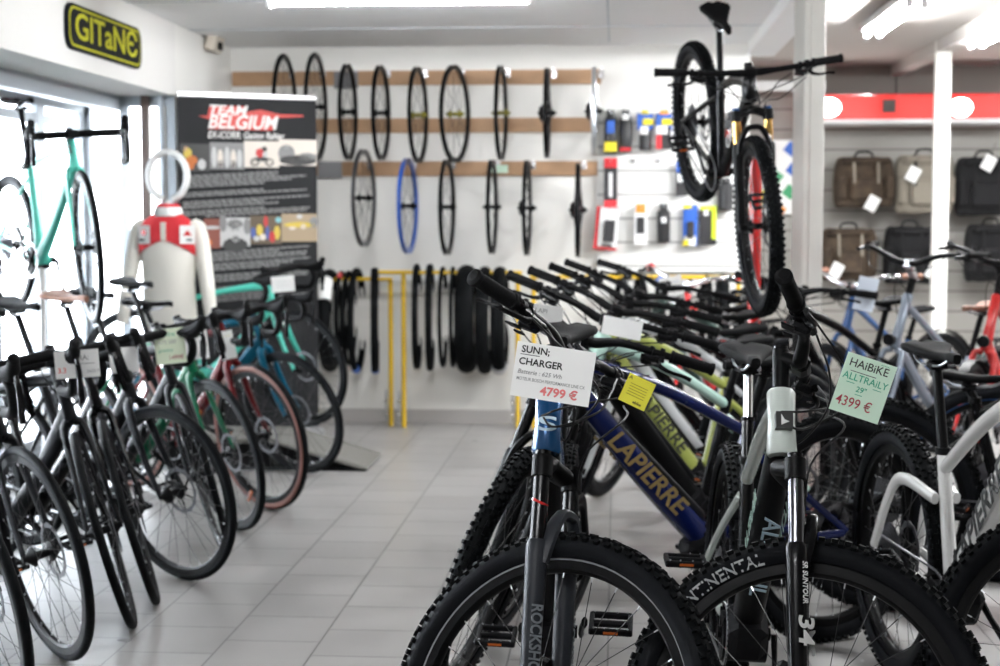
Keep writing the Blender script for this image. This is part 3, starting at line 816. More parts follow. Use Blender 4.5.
# dark curtain strip and frame on the reveal at the end of the window
sbox('trim_4', (-2.745,8.85,0), (-2.70,8.89,SB), mat('brown edge', (.10,.07,.06), .6))
for x in (-2.63,): sbox('trim_5', (x-.012,8.85,.0), (x+.012,8.89,SB), alur)
sbox('ground', (GX-9,YF-4,-.25), (GX-.3,YR+6,-.15), ground)
# posts
for (px, Y, w, n) in ((806, 7.6, .115, 1),):
    p = at(px, 300, Y)
    o = MB(); o.box((0,0,H/2), (w,w*.9,H), postm_, ch=.004); o.box((-w*.1,-w*.45-.004,H/2), (.03,.008,H), postm_)
    o.build('post', mx=M4.Translation((p.x,Y,0)) @ M4.Rotation(R(24),4,'Z'), kind='structure')
p = at(943, 60, 10.1)
o = MB(); o.box((0,0,H/2), (.095,.07,H), postm_, ch=.004); o.build('post', mx=M4.Translation((p.x,10.1,0)), kind='structure')
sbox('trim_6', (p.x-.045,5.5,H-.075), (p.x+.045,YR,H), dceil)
# hanging lights -------------------------------------------------------
tubem = mat('fluorescent tube', (1,1,1), .5, emit=(.97,.985,1), estr=TUBE)
fixm = mat('white fixture', (.8,.8,.8), .5)
def lamp(name, c, L, along, tubes, label, group=None, wd=.07):
    t = empty(name, label, 'ceiling light', group, c, R(90) if along == 'y' else 0)
    q = MB(); q.box((0,0,.035), (L,wd*tubes,.045), fixm, ch=.01); q.build('housing', t)
    for k in range(tubes):
        q = MB(); y = (k-(tubes-1)/2)*.07; q.cyl((-L/2+.03,y,0), (L/2-.03,y,0), .014, tubem, 12); q.build('tube', t)
        for s_ in (-1,1):
            q = MB(); q.box((s_*(L/2-.012),y,.0), (.024,.034,.05), fixm, ch=.004); q.build('tube_holder', t)
    return t
# wall things ------------------------------------------------------------
def plank(x0, x1, z, label):
    q = MB(); q.box(((x0+x1)/2, YB-.011, z), (x1-x0,.022,.095), wood, ch=.003)
    return q.build('wooden_rail', label=label, cat='rail', group='wooden rails for hanging wheels')
def zx(px, py, Y): return at(px, py, Y)
a_, b_ = zx(232, 79, YB-.02), zx(601, 78, YB-.02); plank(a_.x, b_.x, a_.z, 'topmost wooden rail on the back wall holding the upper row of wheels')
a_, b_ = zx(300, 126, YB-.02), zx(600, 126, YB-.02); plank(a_.x, b_.x, a_.z, 'middle wooden rail crossing behind the upper row of wheels')
a_, b_ = zx(300, 169, YB-.02), zx(600, 168, YB-.02); plank(a_.x, b_.x, a_.z, 'lowest wooden rail on the back wall holding the lower row of wheels')
pl = MB(); p = zx(498, 169, YB-.04); pl.box(p, (.13,.006,.055), mintp); pl.build('rail_label', label='pale green label stuck on the lowest wooden rail', cat='label')
for (px, py, lb) in ((346, 80, 'uppermost'), (330, 170, 'lowest')):
    q = MB(); p = zx(px, py, YB-.035); q.box(p, (.16,.012,.11), mat('grey box', (.22,.22,.23), .6), ch=.003); q.build('power_socket_plate', label=f'grey plate set on the {lb} wooden rail', cat='plate')
silver_blade = mat('silver rim', (.62,.64,.66), .35, .8)
bluerim = mat('blue rim', (.02,.08,.35), .3, 0, .3)
def wallwheel(px, py, hpx, label, rot=0., tyred=False, rim=blackm, bladed=False, hubcol=None, zoff=0):
    Y = YB-.36; s = FPX/Y; p = at(px, py, Y)
    Ro = hpx/s/2
    t = empty('wheel', label, 'wheel', 'wheels hanging from the wooden rails on the back wall')
    t.matrix_world = M4.Translation((p.x, Y, p.z)) @ M4.Rotation(R(90-rot), 4, 'Z')
    w = .028 if tyred else .024
    q = MB()
    ri = Ro-.03; hw = .013
    q.lathe([(Ro,-hw), (Ro-.006,-hw), (ri,-hw*.6), (ri-.003,0), (ri,hw*.6), (Ro-.006,hw), (Ro,hw), (Ro-.008,0)], rim, 56, closed=True)
    q.build('rim', t)
    if tyred:
        q = MB(); q.lathe([(Ro-.006+.013*cos(k*pi/4), .013*sin(k*pi/4)) for k in range(8)], rubber, 48, closed=True); q.build('tyre', t)
    q = MB(); N = 20 if not bladed else 16
    for k in range(N):
        a = 2*pi*k/N; c = (1 if (k//2) % 2 else -1)*R(50); sd = 1 if k % 2 else -1
        q.tube([(cos(a+c)*.022, sd*.028, sin(a+c)*.022), (cos(a)*ri, 0, sin(a)*ri)], [.0013,.0013] if not bladed else [.004,.004], dspoke if rim is not silver_blade else steel, 4, caps=False)
    q.build('spokes', t)
    link('hub', hub_mesh(hubcol or blackm, .022, .048), t)
    if bladed:
        q = MB(); q.lathe([(.04,.033), (.06,.03), (.035,.05)], blackm, 16); q.build('freehub', t)
    # hook screwed into the rail
    q = MB(); q.box((.0,0,0), (.03,.012,.05), chrome, ch=.003); q.tube(cr([(0,-.005,.0), (0,-.04,-.012), (0,-.06,-.005), (0,-.065,.012)], 4), .004, chrome, 6)
    return t
up = [(285, 108, 106, 'with a black tyre, leftmost of the upper row above the dark banner', 0, True), (316, 107, 106, 'with a black tyre, second from left at the banner edge', 0, True),
 (348, 112, 96, 'black rimmed, right beside the dark banner, upper row', 0, False), (381, 113, 95, 'black rimmed, fourth from the left in the upper row', 1, False),
 (418, 115, 96, 'black rimmed, just left of the one turned widest open', 3, False), (455, 114, 97, 'black rimmed and turned widest open of the upper row', 10.5, False),
 (501, 113, 94, 'black rimmed, left of the edge-on bladed one, upper row', 2, False), (547, 113, 90, 'narrow edge-on and dark with flat bladed spokes, in the upper row', 0, False), (594, 111, 88, 'silver grey rimmed and edge-on, at the right end of the upper row', 0, False)]
yb = mat('yellow banded hub', (.16,.14,.01), .5)
for i, (px, py, h, lb, rt, ty) in enumerate(up):
    wallwheel(px, py, h, ('silver ' if i == 8 else '')+'bicycle wheel '+lb, rt, ty, silver_blade if i == 8 else blackm, i >= 7, yb if i in (4,5,6) else None)
lo = [(364, 198, 98, 'dark grey rimmed, leftmost of the lower row', 3.5, mat('grey rim', (.07,.07,.075), .35, .5), False), (408, 206, 96, 'with a bright blue rim on one side, in the lower row', 3, blackm, False), (447, 207, 96, 'thin black rimmed, just right of the blue rimmed one', 2, blackm, False),
 (492, 207, 95, 'thin black rimmed above the thick tyres, fourth in the lower row', .5, blackm, False), (527, 208, 96, 'deep rimmed and nearly edge-on, fifth in the lower row', .5, blackm, True), (578, 210, 95, 'black and edge-on, at the right end of the lower row', 0, blackm, True)]
for i, (px, py, h, lb, rt, rm, bl) in enumerate(lo):
    t = wallwheel(px, py, h, 'bicycle wheel '+lb, rt, False, bluerim if i == 1 else rm, bl)
    if i == 1:
        q = MB(); Ro = .5*h/(FPX/(YB-.36)); q.lathe([(Ro-.004,.0135), (Ro-.030,.0105), (Ro-.030,.0125), (Ro-.002,.0155)], bluerim, 56, closed=True); q.build('rim_band', t, label='blue rim band')
# hooks
for (px, py) in [(p_[0]+7, 74) for p_ in up]+[(p_[0]+6, 165) for p_ in lo]:
    q = MB(); p = at(px, py, YB-.03); q.box((0,0,0), (.035,.012,.055), chrome, ch=.003); q.tube(cr([(0,-.005,.0), (0,-.10,-.006), (0,-.19,-.0), (-.0,-.20,.02)], 4), .004, chrome, 6)
    q.build('wheel_hook', mx=M4.Translation(p), label='silver metal hook on a wooden rail holding a bicycle wheel', cat='hook', group='wheel hooks on the wooden rails')
# tyre racks ---------------------------------------------------------------
YT = 9.98
def rack(x0, x1, z, Y, label, legs, feet=True):
    t = empty('tyre_rack', label, 'rack', None, ((x0+x1)/2, Y, 0)); c = (x0+x1)/2
    q = MB(); q.cyl((x0-c,0,z), (x1-c,0,z), .013, yel, 12); q.build('rail', t)
    for x in legs:
        q = MB(); q.cyl((x-c,0.03,.0), (x-c,0.03,z+.005), .015, yel, 12); q.cyl((x-c-.03,.03,.02), (x-c-.03,.03,.24), .010, alu, 8)
        for zz in (.09,.17): q.ball((x-c-.03,.0,zz), .014, chrome)
        q.build('leg', t)
    return t
zl = at(380, 279, YT).z; zr = at(380, 272, YT).z
rack(at(240,279,YT).x, at(392,279,YT).x, zl, YT, 'yellow tubular tyre rack at the left, next to the banner', [at(390,300,YT).x, at(250,300,YT).x])
rack(at(377,272,YT-.05).x, at(522,272,YT-.05).x, zr, YT-.05, 'yellow tubular tyre rack in the middle of the back wall', [at(404,300,YT).x, at(518,300,YT).x])
rack(at(530,277,YT-.05).x, at(741,277,YT-.05).x, at(600,277,YT-.05).z, YT-.05, 'yellow tubular tyre rack at the right, under the white slat panel', [at(738,300,YT).x, at(534,300,YT).x])
def hangtyre(px, top, bot, w, label, rot=0., knob=False, label_c=None, Y=YT, squash=None):
    s = FPX/Y; hpx = bot-top; p = at(px, (top+bot)/2, Y); Ro = hpx/s/2; th = w/2
    q = MB(); n = 10
    prof = [(Ro-th*.9+th*.9*cos(a), th*sin(a)) for a in [R(-150+300*k/n) for k in range(n+1)]]
    q.lathe(prof, rubber, 56)
    q.v = [(x*.80 if squash is None else x*squash, y, z) for x, y, z in q.v]
    if knob:
        for k in range(70):
            t = 2*pi*k/70
            for a in (-.8, 0, .8):
                rr = Ro-th*.9+th*.95*cos(a)
                q.box((rr*cos(t)*.8, th*sin(a)*1.02, rr*sin(t)), (.006,.010,.012), rubber, M4.Rotation(-t, 3, 'Y'))
    o = q.build('tyre', mx=M4.Translation((p.x, Y, p.z)) @ M4.Rotation(R(90+rot), 4, 'Z'), label=label, cat='tyre', group='bicycle tyres hanging on the yellow racks')
    if label_c:
        m_, t0, t1 = label_c; b2 = MB(); k2 = 8
        pts = [V(((Ro-th*.9)*cos(R(t0+(t1-t0)*k/k2))*.80, 0, (Ro-th*.9)*sin(R(t0+(t1-t0)*k/k2)))) for k in range(k2+1)]
        b2.tube(pts, th*1.12, m_, 12, side=(0,1,0)); b2.build('paper_band', o, label='paper band around the tyre')
    return o
blueb = mat('blue band', (.05,.16,.60), .5); whiteb = paper
T = [(330,268,373,.085,'fat black tyre with a white paper band, near the left end of the left rack',0,False,(whiteb,120,152)),
 (322,268,350,.045,'thin black tyre partly behind the banner, at the left end of the left rack',0,False,None),
 (342,270,360,.030,'narrow black tyre with a red and white tag, second in the left rack',0,False,(mat('red tag', (.7,.08,.08), .5),105,120)),
 (349,270,366,.032,'narrow black tyre in the middle of the left rack',0,False,None),
 (357,267,374,.045,'black tyre with a blue and white lower end on the left rack',0,False,(blueb,-112,-98)),
 (375,267,374,.05,'open knobbly black tyre turned sideways on the left rack',8,True,(blueb,-105,-95)),
 (417,263,370,.042,'black tyre at the left end of the middle rack',4.0,False,None),
 (430,263,372,.045,'black tyre with a white sticker, second on the middle rack',4.5,False,None),
 (443,266,368,.026,'thin slick black tyre, third on the middle rack',1,False,None),
 (453,266,368,.026,'thin slick black tyre with a brown edge, fourth on the middle rack',2.5,False,None),
 (467,264,374,.125,'widest fat black tyre on the middle rack',0,False,None),
 (485,266,375,.085,'fat black tyre, between two other fat ones on the middle rack',0,False,None),
 (500,266,374,.090,'fat black tyre with a grey lower end, rightmost of the fat three',0,False,(mat('grey band', (.35,.35,.36), .5),-112,-94)),
 (622,274,372,.04,'black tyre at the left of the right rack, behind handlebars',9,False,None),
 (640,274,372,.045,'black tyre turned open on the right rack, behind handlebars',8,False,None),
 (660,275,370,.06,'black tyre beside a blue and yellow label on the right rack',0,False,(blueb,95,125)),
 (676,275,372,.05,'black tyre behind the silver handlebar on the right rack',3,False,None),
 (706,274,365,.045,'black tyre near the right end of the right rack',4,False,None),
 (722,274,372,.075,'wide black tyre at the right end of the right rack',0,False,None)]
for (px, t0, b0, w, lb, rt, kn, lc) in T: hangtyre(px, t0, b0, w, lb, rt, kn, lc)
q = MB(); p = at(427, 306, YT-.3); q.box(p, (.025,.006,.025), paper); 
# white slat panel with products --------------------------------------------
pw = slat_mat('white slat panel', (.80,.80,.78), (.35,.35,.34), .155, .11)
a_, b_ = at(598, 106, YB-.03), at(741, 272, YB-.03)
MB().box(((a_.x+b_.x)/2, YB-.018, (a_.z+b_.z)/2), (b_.x-a_.x,.03,a_.z-b_.z), pw).build('slat_panel', label='white slatted display panel on the back wall, right of the wheels', cat='display panel')
a_, b_ = at(745, 83, YR-.4), at(830, 83, YR-.4)
def pc(name, *c): return mat(name, c, .45)
Kk, Yy, Bb, Rr, Ww, Oo, Gg = pc('pack black', .02,.02,.022), pc('pack yellow', .75,.62,.02), pc('pack blue', .03,.12,.50), pc('pack red', .65,.03,.04), pc('pack white', .8,.8,.8), pc('pack orange', .85,.30,.04), pc('pack teal', .10,.35,.42)
def product(px0, py0, px1, py1, label, parts, name='packaged_part', cat='packaged part', tilt=0, bottle=False):
    Y = YB-.07; a, b = at(px0, py0, Y), at(px1, py1, Y); w, h = b.x-a.x, a.z-b.z; c = V(((a.x+b.x)/2, Y, (a.z+b.z)/2))
    t = empty(name, label, cat, 'products on the white slat panel'); t.matrix_world = M4.Translation(c) @ M4.Rotation(R(tilt), 4, 'Y')
    for (nm, u0, v0, u1, v1, m_, th) in parts:
        q = MB(); cx, cz = (u0+u1)/2-.5, .5-(v0+v1)/2
        if nm in ('bottle', 'light_body'):
            q.tube([(cx*w,0,cz*h-(v1-v0)*h/2), (cx*w,0,cz*h-(v1-v0)*h*.47), (cx*w,0,cz*h+(v1-v0)*h*.28), (cx*w,0,cz*h+(v1-v0)*h*.36), (cx*w,0,cz*h+(v1-v0)*h*.5)], [w*(u1-u0)*.44, w*(u1-u0)*.5, w*(u1-u0)*.5, w*(u1-u0)*.3, w*(u1-u0)*.3], m_, 14, side=(1,0,0))
        else: q.box((cx*w, -th*.5, cz*h), ((u1-u0)*w, th, (v1-v0)*h), m_, ch=.003)
        q.build(nm, t)
    q = MB(); q.cyl((0,.04,h*.42), (0,-.06,h*.42), .003, chrome, 6); q.cyl((0,-.06,h*.42), (0,-.062,h*.46), .003, chrome, 6); q.build('peg', t)
product(604,110,617,153,'narrow black product with blue label and yellow base, upper left of the slat panel',[('bottle',0,0,1,1,Kk,0),('label',.2,.25,.8,.55,Gg if False else Bb,.055),('label',.02,.75,.98,.98,Yy,.06)])
product(619,110,632,152,'black bottle shaped product with a red base, second in the top row of the panel',[('bottle',0,0,1,1,Kk,0),('label',.25,.12,.75,.25,Ww,.055),('label',.1,.9,.9,.99,Rr,.055)])
product(637,110,653,150,'blue and yellow carded black part, left of the white and red one',[('card',0,.1,1,.5,Bb,.01),('card_top',.3,0,.7,.12,Yy,.012),('label',.35,.22,1,.38,Yy,.02),('light_body',.15,.42,.85,1,Kk,0),('label',.2,.42,.7,.62,Ww,.05)])
product(656,110,672,150,'white and red carded part with blue top in the upper row',[('card',0,.1,1,.5,Bb,.01),('card_top',.25,0,.75,.12,Oo,.012),('label',.35,.22,1,.38,Yy,.02),('body',.1,.42,.9,.98,Kk,.04),('label',.0,.4,.7,.62,Ww,.05),('label',.0,.64,.35,.98,Rr,.05)])
product(604,158,617,207,'tall red and black card, alone in the middle row of the panel',[('card',0,0,1,1,Kk,.01),('header',0,0,1,.2,Rr,.014),('label',.35,.3,.65,.8,Ww,.014),('footer',0,.86,1,1,Rr,.014)])
product(595,207,618,250,'white blister pack with red frame holding a black part',[('card',0,0,1,1,Rr,.01),('blister',.16,.02,1,.93,Ww,.02),('part',.4,.3,.85,.8,Kk,.04),('label',.35,.85,.8,.92,Kk,.022)],tilt=5)
product(634,204,647,245,'slim white box with orange top and black window',[('box',0,.05,1,1,Ww,.03),('header',.15,0,.85,.22,Oo,.034),('window',.2,.32,.8,.72,Kk,.036)])
product(657,204,670,242,'small black bottle shaped product with a pale label',[('bottle',0,0,1,1,Kk,0),('label',.3,.35,.7,.5,Ww,.05)])
product(683,205,697,246,'blue and yellow package left of the black and lime one',[('card',0,0,1,1,Bb,.02),('header',0,0,.6,.1,Yy,.024),('label',.1,.75,.9,1,Ww,.024),('stripe',.0,.85,.4,1,Yy,.027),('part',.3,.4,.75,.8,Kk,.04)])
product(700,206,716,245,'black and lime green package, rightmost of the lower row',[('card',0,0,1,1,Kk,.02),('header',0,0,1,.12,pc('pack lime',.55,.70,.03),.026),('stripe',.7,.1,1,.85,pc('pack lime',.55,.70,.03),.026),('label',.2,.1,.5,.25,Ww,.03)])
product(676,162,688,196,'blue and black package half behind the hanging bicycle',[('card',0,0,1,1,Kk,.02),('header',0,0,1,.3,Bb,.026),('label',.1,.35,.8,.6,Ww,.03)])
product(724,112,740,152,'black product with red base at the right edge, behind the hanging bicycle',[('bottle',0,0,1,1,Kk,0),('label',.1,.88,.9,.99,Rr,.055)])
product(718,178,733,210,'small black bottle shaped product low behind the hanging bicycle',[('bottle',0,0,1,1,Kk,0)])
for px in (633, 658):
    q = MB(); p = at(px, 161, YB-.04); q.ball(p, .017, chrome); q.build('bare_peg', label='short bare chrome peg in the middle of the slat panel', cat='peg', group='bare pegs on the slat panel')
# sign ------------------------------------------------------------------------
y0, y1, z0, z1 = 7.08, 8.2, 2.17, 2.345
t = empty('shop_sign', 'black sign with yellow border reading GITANE on the white bulkhead', 'sign', None, (LX, (y0+y1)/2, 2.255))
def rrect(w, h, r, n=6):
    o = []
    for cx, cy, a in ((w/2-r, h/2-r, 0), (-w/2+r, h/2-r, 90), (-w/2+r, -h/2+r, 180), (w/2-r, -h/2+r, 270)):
        for k in range(n+1): o.append((cx+r*cos(R(a+90*k/n)), cy+r*sin(R(a+90*k/n))))
    return o
sgy, sgk = mat('sign yellow', (.48,.47,.03), .5, spec=.1), mat('sign black', (.010,.011,.014), .5, spec=.05)
fm_ = frame_mx((0,0,0), (0,1,0), (0,0,1))
q = MB(); q.poly(rrect(y1-y0, .215, .07), .018, sgk, fm_); q.build('board', t)
q = MB(); q.poly(rrect(y1-y0-.04, .187, .06), .0195, sgy, fm_); q.build('border', t)
q = MB(); q.poly(rrect(y1-y0-.065, .165, .052), .021, sgk, fm_); q.build('panel', t)
q = MB(); q.text('GITaNЄ', .175, sgy, frame_mx((.023,-.0,-.0), (0,1,0), (0,0,1)), bold=.012, sx=1.55); q.build('lettering', t, label='yellow lettering')
# camera box on the left wall
t = empty('motion_sensor', 'small beige box on a bracket near the ceiling, left wall corner', 'sensor'); p = at(207, 43, 9.6)
t.matrix_world = M4.Translation((LX, 9.6, p.z))
q = MB(); q.box((.05,0,0), (.07,.20,.11), mat('beige plastic', (.62,.56,.48), .5), M4.Rotation(R(15), 3, 'Y'), ch=.012); q.build('housing', t)
q = MB(); q.box((.012,0,.04), (.024,.28,.02), plastic, ch=.003); q.box((.088,0,-.02), (.01,.08,.05), plastic, ch=.004); q.build('bracket', t)
# right part: pelmet, bags ----------------------------------------------------
Yp = YR-.42
za, zb = at(860, 96, Yp).z, at(860, 119, Yp).z
PX = at(812,106,Yp).x
redl = mat('red light panel', (.55,.03,.025), .4, emit=(1,.06,.05), estr=PELM)
t = empty('lit_pelmet', 'long glowing red light pelmet above the bags on the far wall', 'light box', None, ((PX+XR)/2, Yp+.2, za))
q = MB(); q.box((0,0,(zb-za)/2), (XR-PX-.06,.38,(za-zb)), redl); q.build('panel', t)
q = MB(); q.box((0,-.01,zb-za-.018), (XR-PX-.02,.42,.03), fixm); q.box((0,-.01,.008), (XR-PX-.02,.42,.012), redp); q.build('shelf_board', t)
for px in (889,):
    q = MB(); pp = at(px, 106, Yp); q.box(V((pp.x,Yp-.01,pp.z))-t.location, (.09,.02,.09), dark, ch=.003); q.build('bracket_box', t)
for px in (830, 962):
    pp = at(px, 107, Yp-.03); q = MB(); q.ball(V((pp.x,Yp+.02,pp.z))-t.location, .075, mat('painted bulb reflection', (1,1,1), .5, emit=(1,.93,.88), estr=PELB), 14, sc=(1.2,.5,.95)); q.build('lamp', t)  # glowing balls painted in as bulb reflections on the pelmet, not real lamps
sbox('trim_7', (XD,YR-.02,za+.03), (XR,YR,H), mat('grey brown wall', (.27,.25,.23), .8))
for x in (2.05, 3.35): sbox('trim_8', (x,YR-.025,za+.03), (x+.012,YR-.01,H), dark)
# white board edge behind the hanging bike and the poster of coloured squares
a_, b_ = at(744, 140, YR-.1), at(796, 214, YR-.1)
t = empty('poster', 'white poster with blue, yellow and green diamonds behind the hanging bicycle', 'poster', None, ((a_.x+b_.x)/2, YR-.06, (a_.z+b_.z)/2))
w_, h_ = b_.x-a_.x, a_.z-b_.z
q = MB(); q.box((0,0,0), (w_,.01,h_), paper); q.build('sheet', t)
q = MB()
for (u_, v_, m_) in ((.35,.3,Yy), (.62,.5,pc('poster green', .05,.35,.15)), (.9,.12,Bb), (.4,.78,Yy), (.88,.7,pc('poster green', .05,.35,.15)), (.95,.4,Bb), (.15,.55,pc('poster green', .05,.35,.15)), (.68,.95,Oo)):
    q.box(((u_-.5)*w_, -.006, (.5-v_)*h_), (.085,.004,.085), m_, M4.Rotation(R(38), 3, 'Y'))
q.build('pattern', t)
sbox('trim_9', (XD,YR-.5,at(770,88,YR-.5).z-.02), (XD+.62,YR-.46,at(770,88,YR-.5).z+.05), fixm)
bagm = {'camo': mat('brown camouflage cloth', (.060,.042,.028), .9, noise=.9, nscale=14, bump=.5), 'beige': mat('beige cloth', (.24,.215,.175), .9, noise=.12, bump=.5), 'black': mat('black cloth', (.008,.008,.009), .9, bump=.5)}
def bag(px0, py0, px1, py1, kind, label, tagged=None):
    Y = YR-.22; a, b = at(px0, py0, Y), at(px1, py1, Y); w, h = b.x-a.x, a.z-b.z; c = ((a.x+b.x)/2, Y, b.z)
    t = empty('pannier_bag', label, 'bag', 'pannier bags on the far slat wall', c); m_ = bagm[kind]
    q = MB(); n = 20; vs = []
    L = [(-.02,.0,.80,.75), (.0,.0,.93,.9), (.12,.0,1.0,1.), (.55,.0,1.,1.), (.85,.0,.97,.85), (.97,.0,.9,.6), (1.,.0,.8,.35)]
    for (z, _, sx, sy) in L:
        for k in range(n):
            a_ = 2*pi*k/n; cx = math.copysign(abs(cos(a_))**.45, cos(a_)); cy = math.copysign(abs(sin(a_))**.45, sin(a_))
            vs.append((cx*w/2*sx, cy*.085*sy+.01*sin(z*9+k), z*h*.98+.008*sin(k*1.7)))
    fs = [(i*n+k, i*n+(k+1) % n, (i+1)*n+(k+1) % n, (i+1)*n+k) for i in range(len(L)-1) for k in range(n)]+[tuple(range(n))[::-1], tuple((len(L)-1)*n+k for k in range(n))]
    q.add(vs, fs, m_); q.build('body', t, ang=60)
    q = MB(); q.box((0,-.10,h*.34), (w*.52,.06,h*.46), m_, ch=.02); q.build('front_pocket', t)
    for sx in (-1, 1):
        q = MB(); q.box((sx*w*.40,-.095,h*.38), (w*.15,.05,h*.5), m_, ch=.015); q.build('side_pocket', t)
        q = MB(); q.tube(cr([(sx*w*.2,-.03,h*1.0), (sx*w*.2,-.10,h*.90), (sx*w*.2,-.135,h*.62), (sx*w*.2,-.135,h*.45)], 4), [(.011,.003)]*13, bagm['black' if kind != 'camo' else 'beige'], 6, side=(1,0,0)); q.build('strap', t)
    q = MB(); q.tube(cr([(-w*.16,0,h*.98), (-w*.1,0,h*1.09), (w*.1,0,h*1.09), (w*.16,0,h*.98)], 4), .008, bagm['black'], 6); q.build('carry_handle', t)
    q = MB(); q.box((0,-.06,h*.90), (w*.82,.10,h*.16), m_, ch=.03); q.build('flap', t)
    if tagged:
        u_, v_ = tagged; q = MB(); q.box(((u_-.5)*w, -.145, (1-v_)*h), (.085,.003,.11), paper, M4.Rotation(R(28), 3, 'Y')); q.tube([((u_-.5)*w+.02,-.145,(1-v_)*h+.05), ((u_-.5)*w+.05,-.12,(1-v_)*h+.15)], .0015, inkk, 4); q.build('paper_tag', t, label='white paper tag')
bag(834,157,893,206,'camo','brown camouflage pannier bag in the upper row, left of the beige one',(.60,.95))
bag(895,155,953,212,'beige','beige pannier bag half behind the narrow white post, upper row',(.25,.35))
bag(955,157,1012,214,'black','black pannier bag with red edged tag, upper right',(.5,.12))
bag(820,228,876,279,'camo','brown camouflage pannier bag in the lower row with white tag',(.25,.82))
bag(884,226,934,282,'black','black pannier bag in the lower row, left of the narrow white post',(.9,.80))
bag(965,224,1015,280,'black','black pannier bag in the lower row, right of the narrow white post',None)
# ================================================================== banner, racing jacket, window display
bx0, bx1 = at(177, 95, 8.80), at(316, 95, 9.20)
bw = .86; dx = V((bx1.x-bx0.x, .40, 0)); bw = dx.length; btop = at(177, 95, 8.80).z; bh = 2.0
t = empty('rollup_banner', 'dark roll-up banner with TEAM BELGIUM title and photo strips', 'banner', None, (0,0,0))
mxb = frame_mx(V((bx0.x, 8.80, btop-bh)), dx, (0,0,1)); mxb = mxb
t.matrix_world = mxb @ M4.Rotation(0, 4, 'X')
bk = mat('banner black', (.014,.0145,.016), .6, spec=.2)
# local: x along the width, y up, z towards the camera
q = MB(); q.box((bw/2, bh/2, 0), (bw, bh, .004), bk); q.build('printed_sheet', t)
q = MB(); q.box((bw/2, bh+.008, 0), (bw, .03, .02), alu, ch=.004); q.build('top_rail', t)
q = MB(); q.box((bw/2, -btop*0+.0, 0), (bw+.03, .09, .16), alu, ch=.015); q.build('base', t)
q = MB(); q.cyl((bw/2, 0, -.03), (bw/2, bh, -.03), .010, alu); q.build('pole', t)
def bpx(px, py):   # banner coordinates from where things are printed
    u_ = (px-177)/139.; v_ = (py-(95+9*u_))/((1550/8.95))
    return V((u_*bw, bh-v_*1.0, .003))
red_ = mat('banner red', (.55,.06,.05), .5); wh_ = mat('banner white', (.78,.76,.74), .5); gy_ = mat('banner grey', (.20,.20,.20), .6)
q = MB(); c = bpx(242, 119)
q.poly([(-.21,-.075), (.17,-.075), (.215,.015), (-.0,.015), (.01,.06), (-.20,.06), (-.215,.0), (-.27,-.0), (-.20,-.02)], .002, red_, M4.Translation(c))
q.poly([(.0,.025), (.10,.045), (.22,.02), (.36,.02), (.36,.01), (.2,-.0), (.0,.005)], .002, red_, M4.Translation(c))
q.build('title_backing', t)
q = MB(); q.text('TEAM', .078, wh_, M4.Translation(c+V((-.10,.033,.003))), bold=.022, shear=.25, sx=1.15); q.text('BELGIUM', .110, wh_, M4.Translation(c+V((-.01,-.035,.003))), bold=.022, shear=.25, sx=.93)
q.text('EX-ICORR: Gaston Rahier', .056, wh_, M4.Translation(bpx(244, 138)+V((0,0,.001))), bold=.012, shear=.25, sx=.75); q.build('title', t)
# photo strips
def strip(px0, px1, py0, py1, m_, fig):
    a, b = bpx(px0, py0), bpx(px1, py1); q = MB(); w, h = b.x-a.x, a.y-b.y; c = (a+b)/2
    q.box((c.x, c.y, .003), (w, h, .002), m_)
    for (u_, v_, ru, rv, mm) in fig:
        n = 12; q.poly([((u_-.5)*w+ru*w*cos(2*pi*k/n), (.5-v_)*h+rv*h*sin(2*pi*k/n)) for k in range(n)], .002, mm, M4.Translation((c.x, c.y, .0035)))
    q.build('photo_print', t)
pr = lambda n, *c: mat('print '+n, c, .6)
g1, g2, g3, g4 = pr('dark', .05,.05,.05), pr('mid', .22,.22,.22), pr('light', .50,.50,.50), pr('cream', .66,.60,.54)
o1, y1_, r1, bl1, sand = pr('orange', .55,.16,.04), pr('yellow', .60,.45,.08), pr('red', .50,.05,.05), pr('blue', .08,.12,.35), pr('sand', .35,.27,.18)
strip(179,208,143,172,g1,[(.25,.35,.14,.2,y1_),(.38,.6,.2,.18,o1),(.35,.8,.12,.15,o1),(.72,.75,.14,.2,g3),(.2,.2,.08,.1,pr('skin', .5,.3,.2))])
strip(208,242,143,172,g2,[(.12,.55,.08,.4,g3),(.3,.6,.08,.35,g4),(.5,.55,.08,.4,g3),(.68,.6,.08,.35,g4),(.86,.6,.08,.35,g3),(.3,.8,.06,.15,g1),(.68,.8,.06,.15,g1)])
strip(242,277,143,172,g4,[(.3,.8,.13,.16,g1),(.3,.8,.09,.11,g4),(.72,.8,.13,.16,g1),(.72,.8,.09,.11,g4),(.5,.68,.2,.09,g1),(.45,.45,.12,.18,r1),(.58,.3,.08,.1,g1),(.6,.5,.08,.1,g3)])
strip(277,316,143,172,g4,[(.2,.55,.22,.35,g2),(.5,.8,.5,.2,g1),(.75,.65,.25,.15,g2),(.2,.3,.1,.06,g3)])
strip(201,217,219,250,pr('maroon', .22,.07,.05),[(.5,.3,.5,.06,g3),(.3,.8,.2,.12,o1)])
strip(217,247,219,250,g3,[(.5,.95,.42,.25,g1),(.5,.5,.22,.36,g3),(.5,.22,.26,.16,g2),(.42,.42,.05,.04,g1),(.6,.42,.05,.04,g1),(.5,.68,.12,.05,g1),(.1,.2,.12,.3,g2),(.9,.3,.12,.3,g2)])
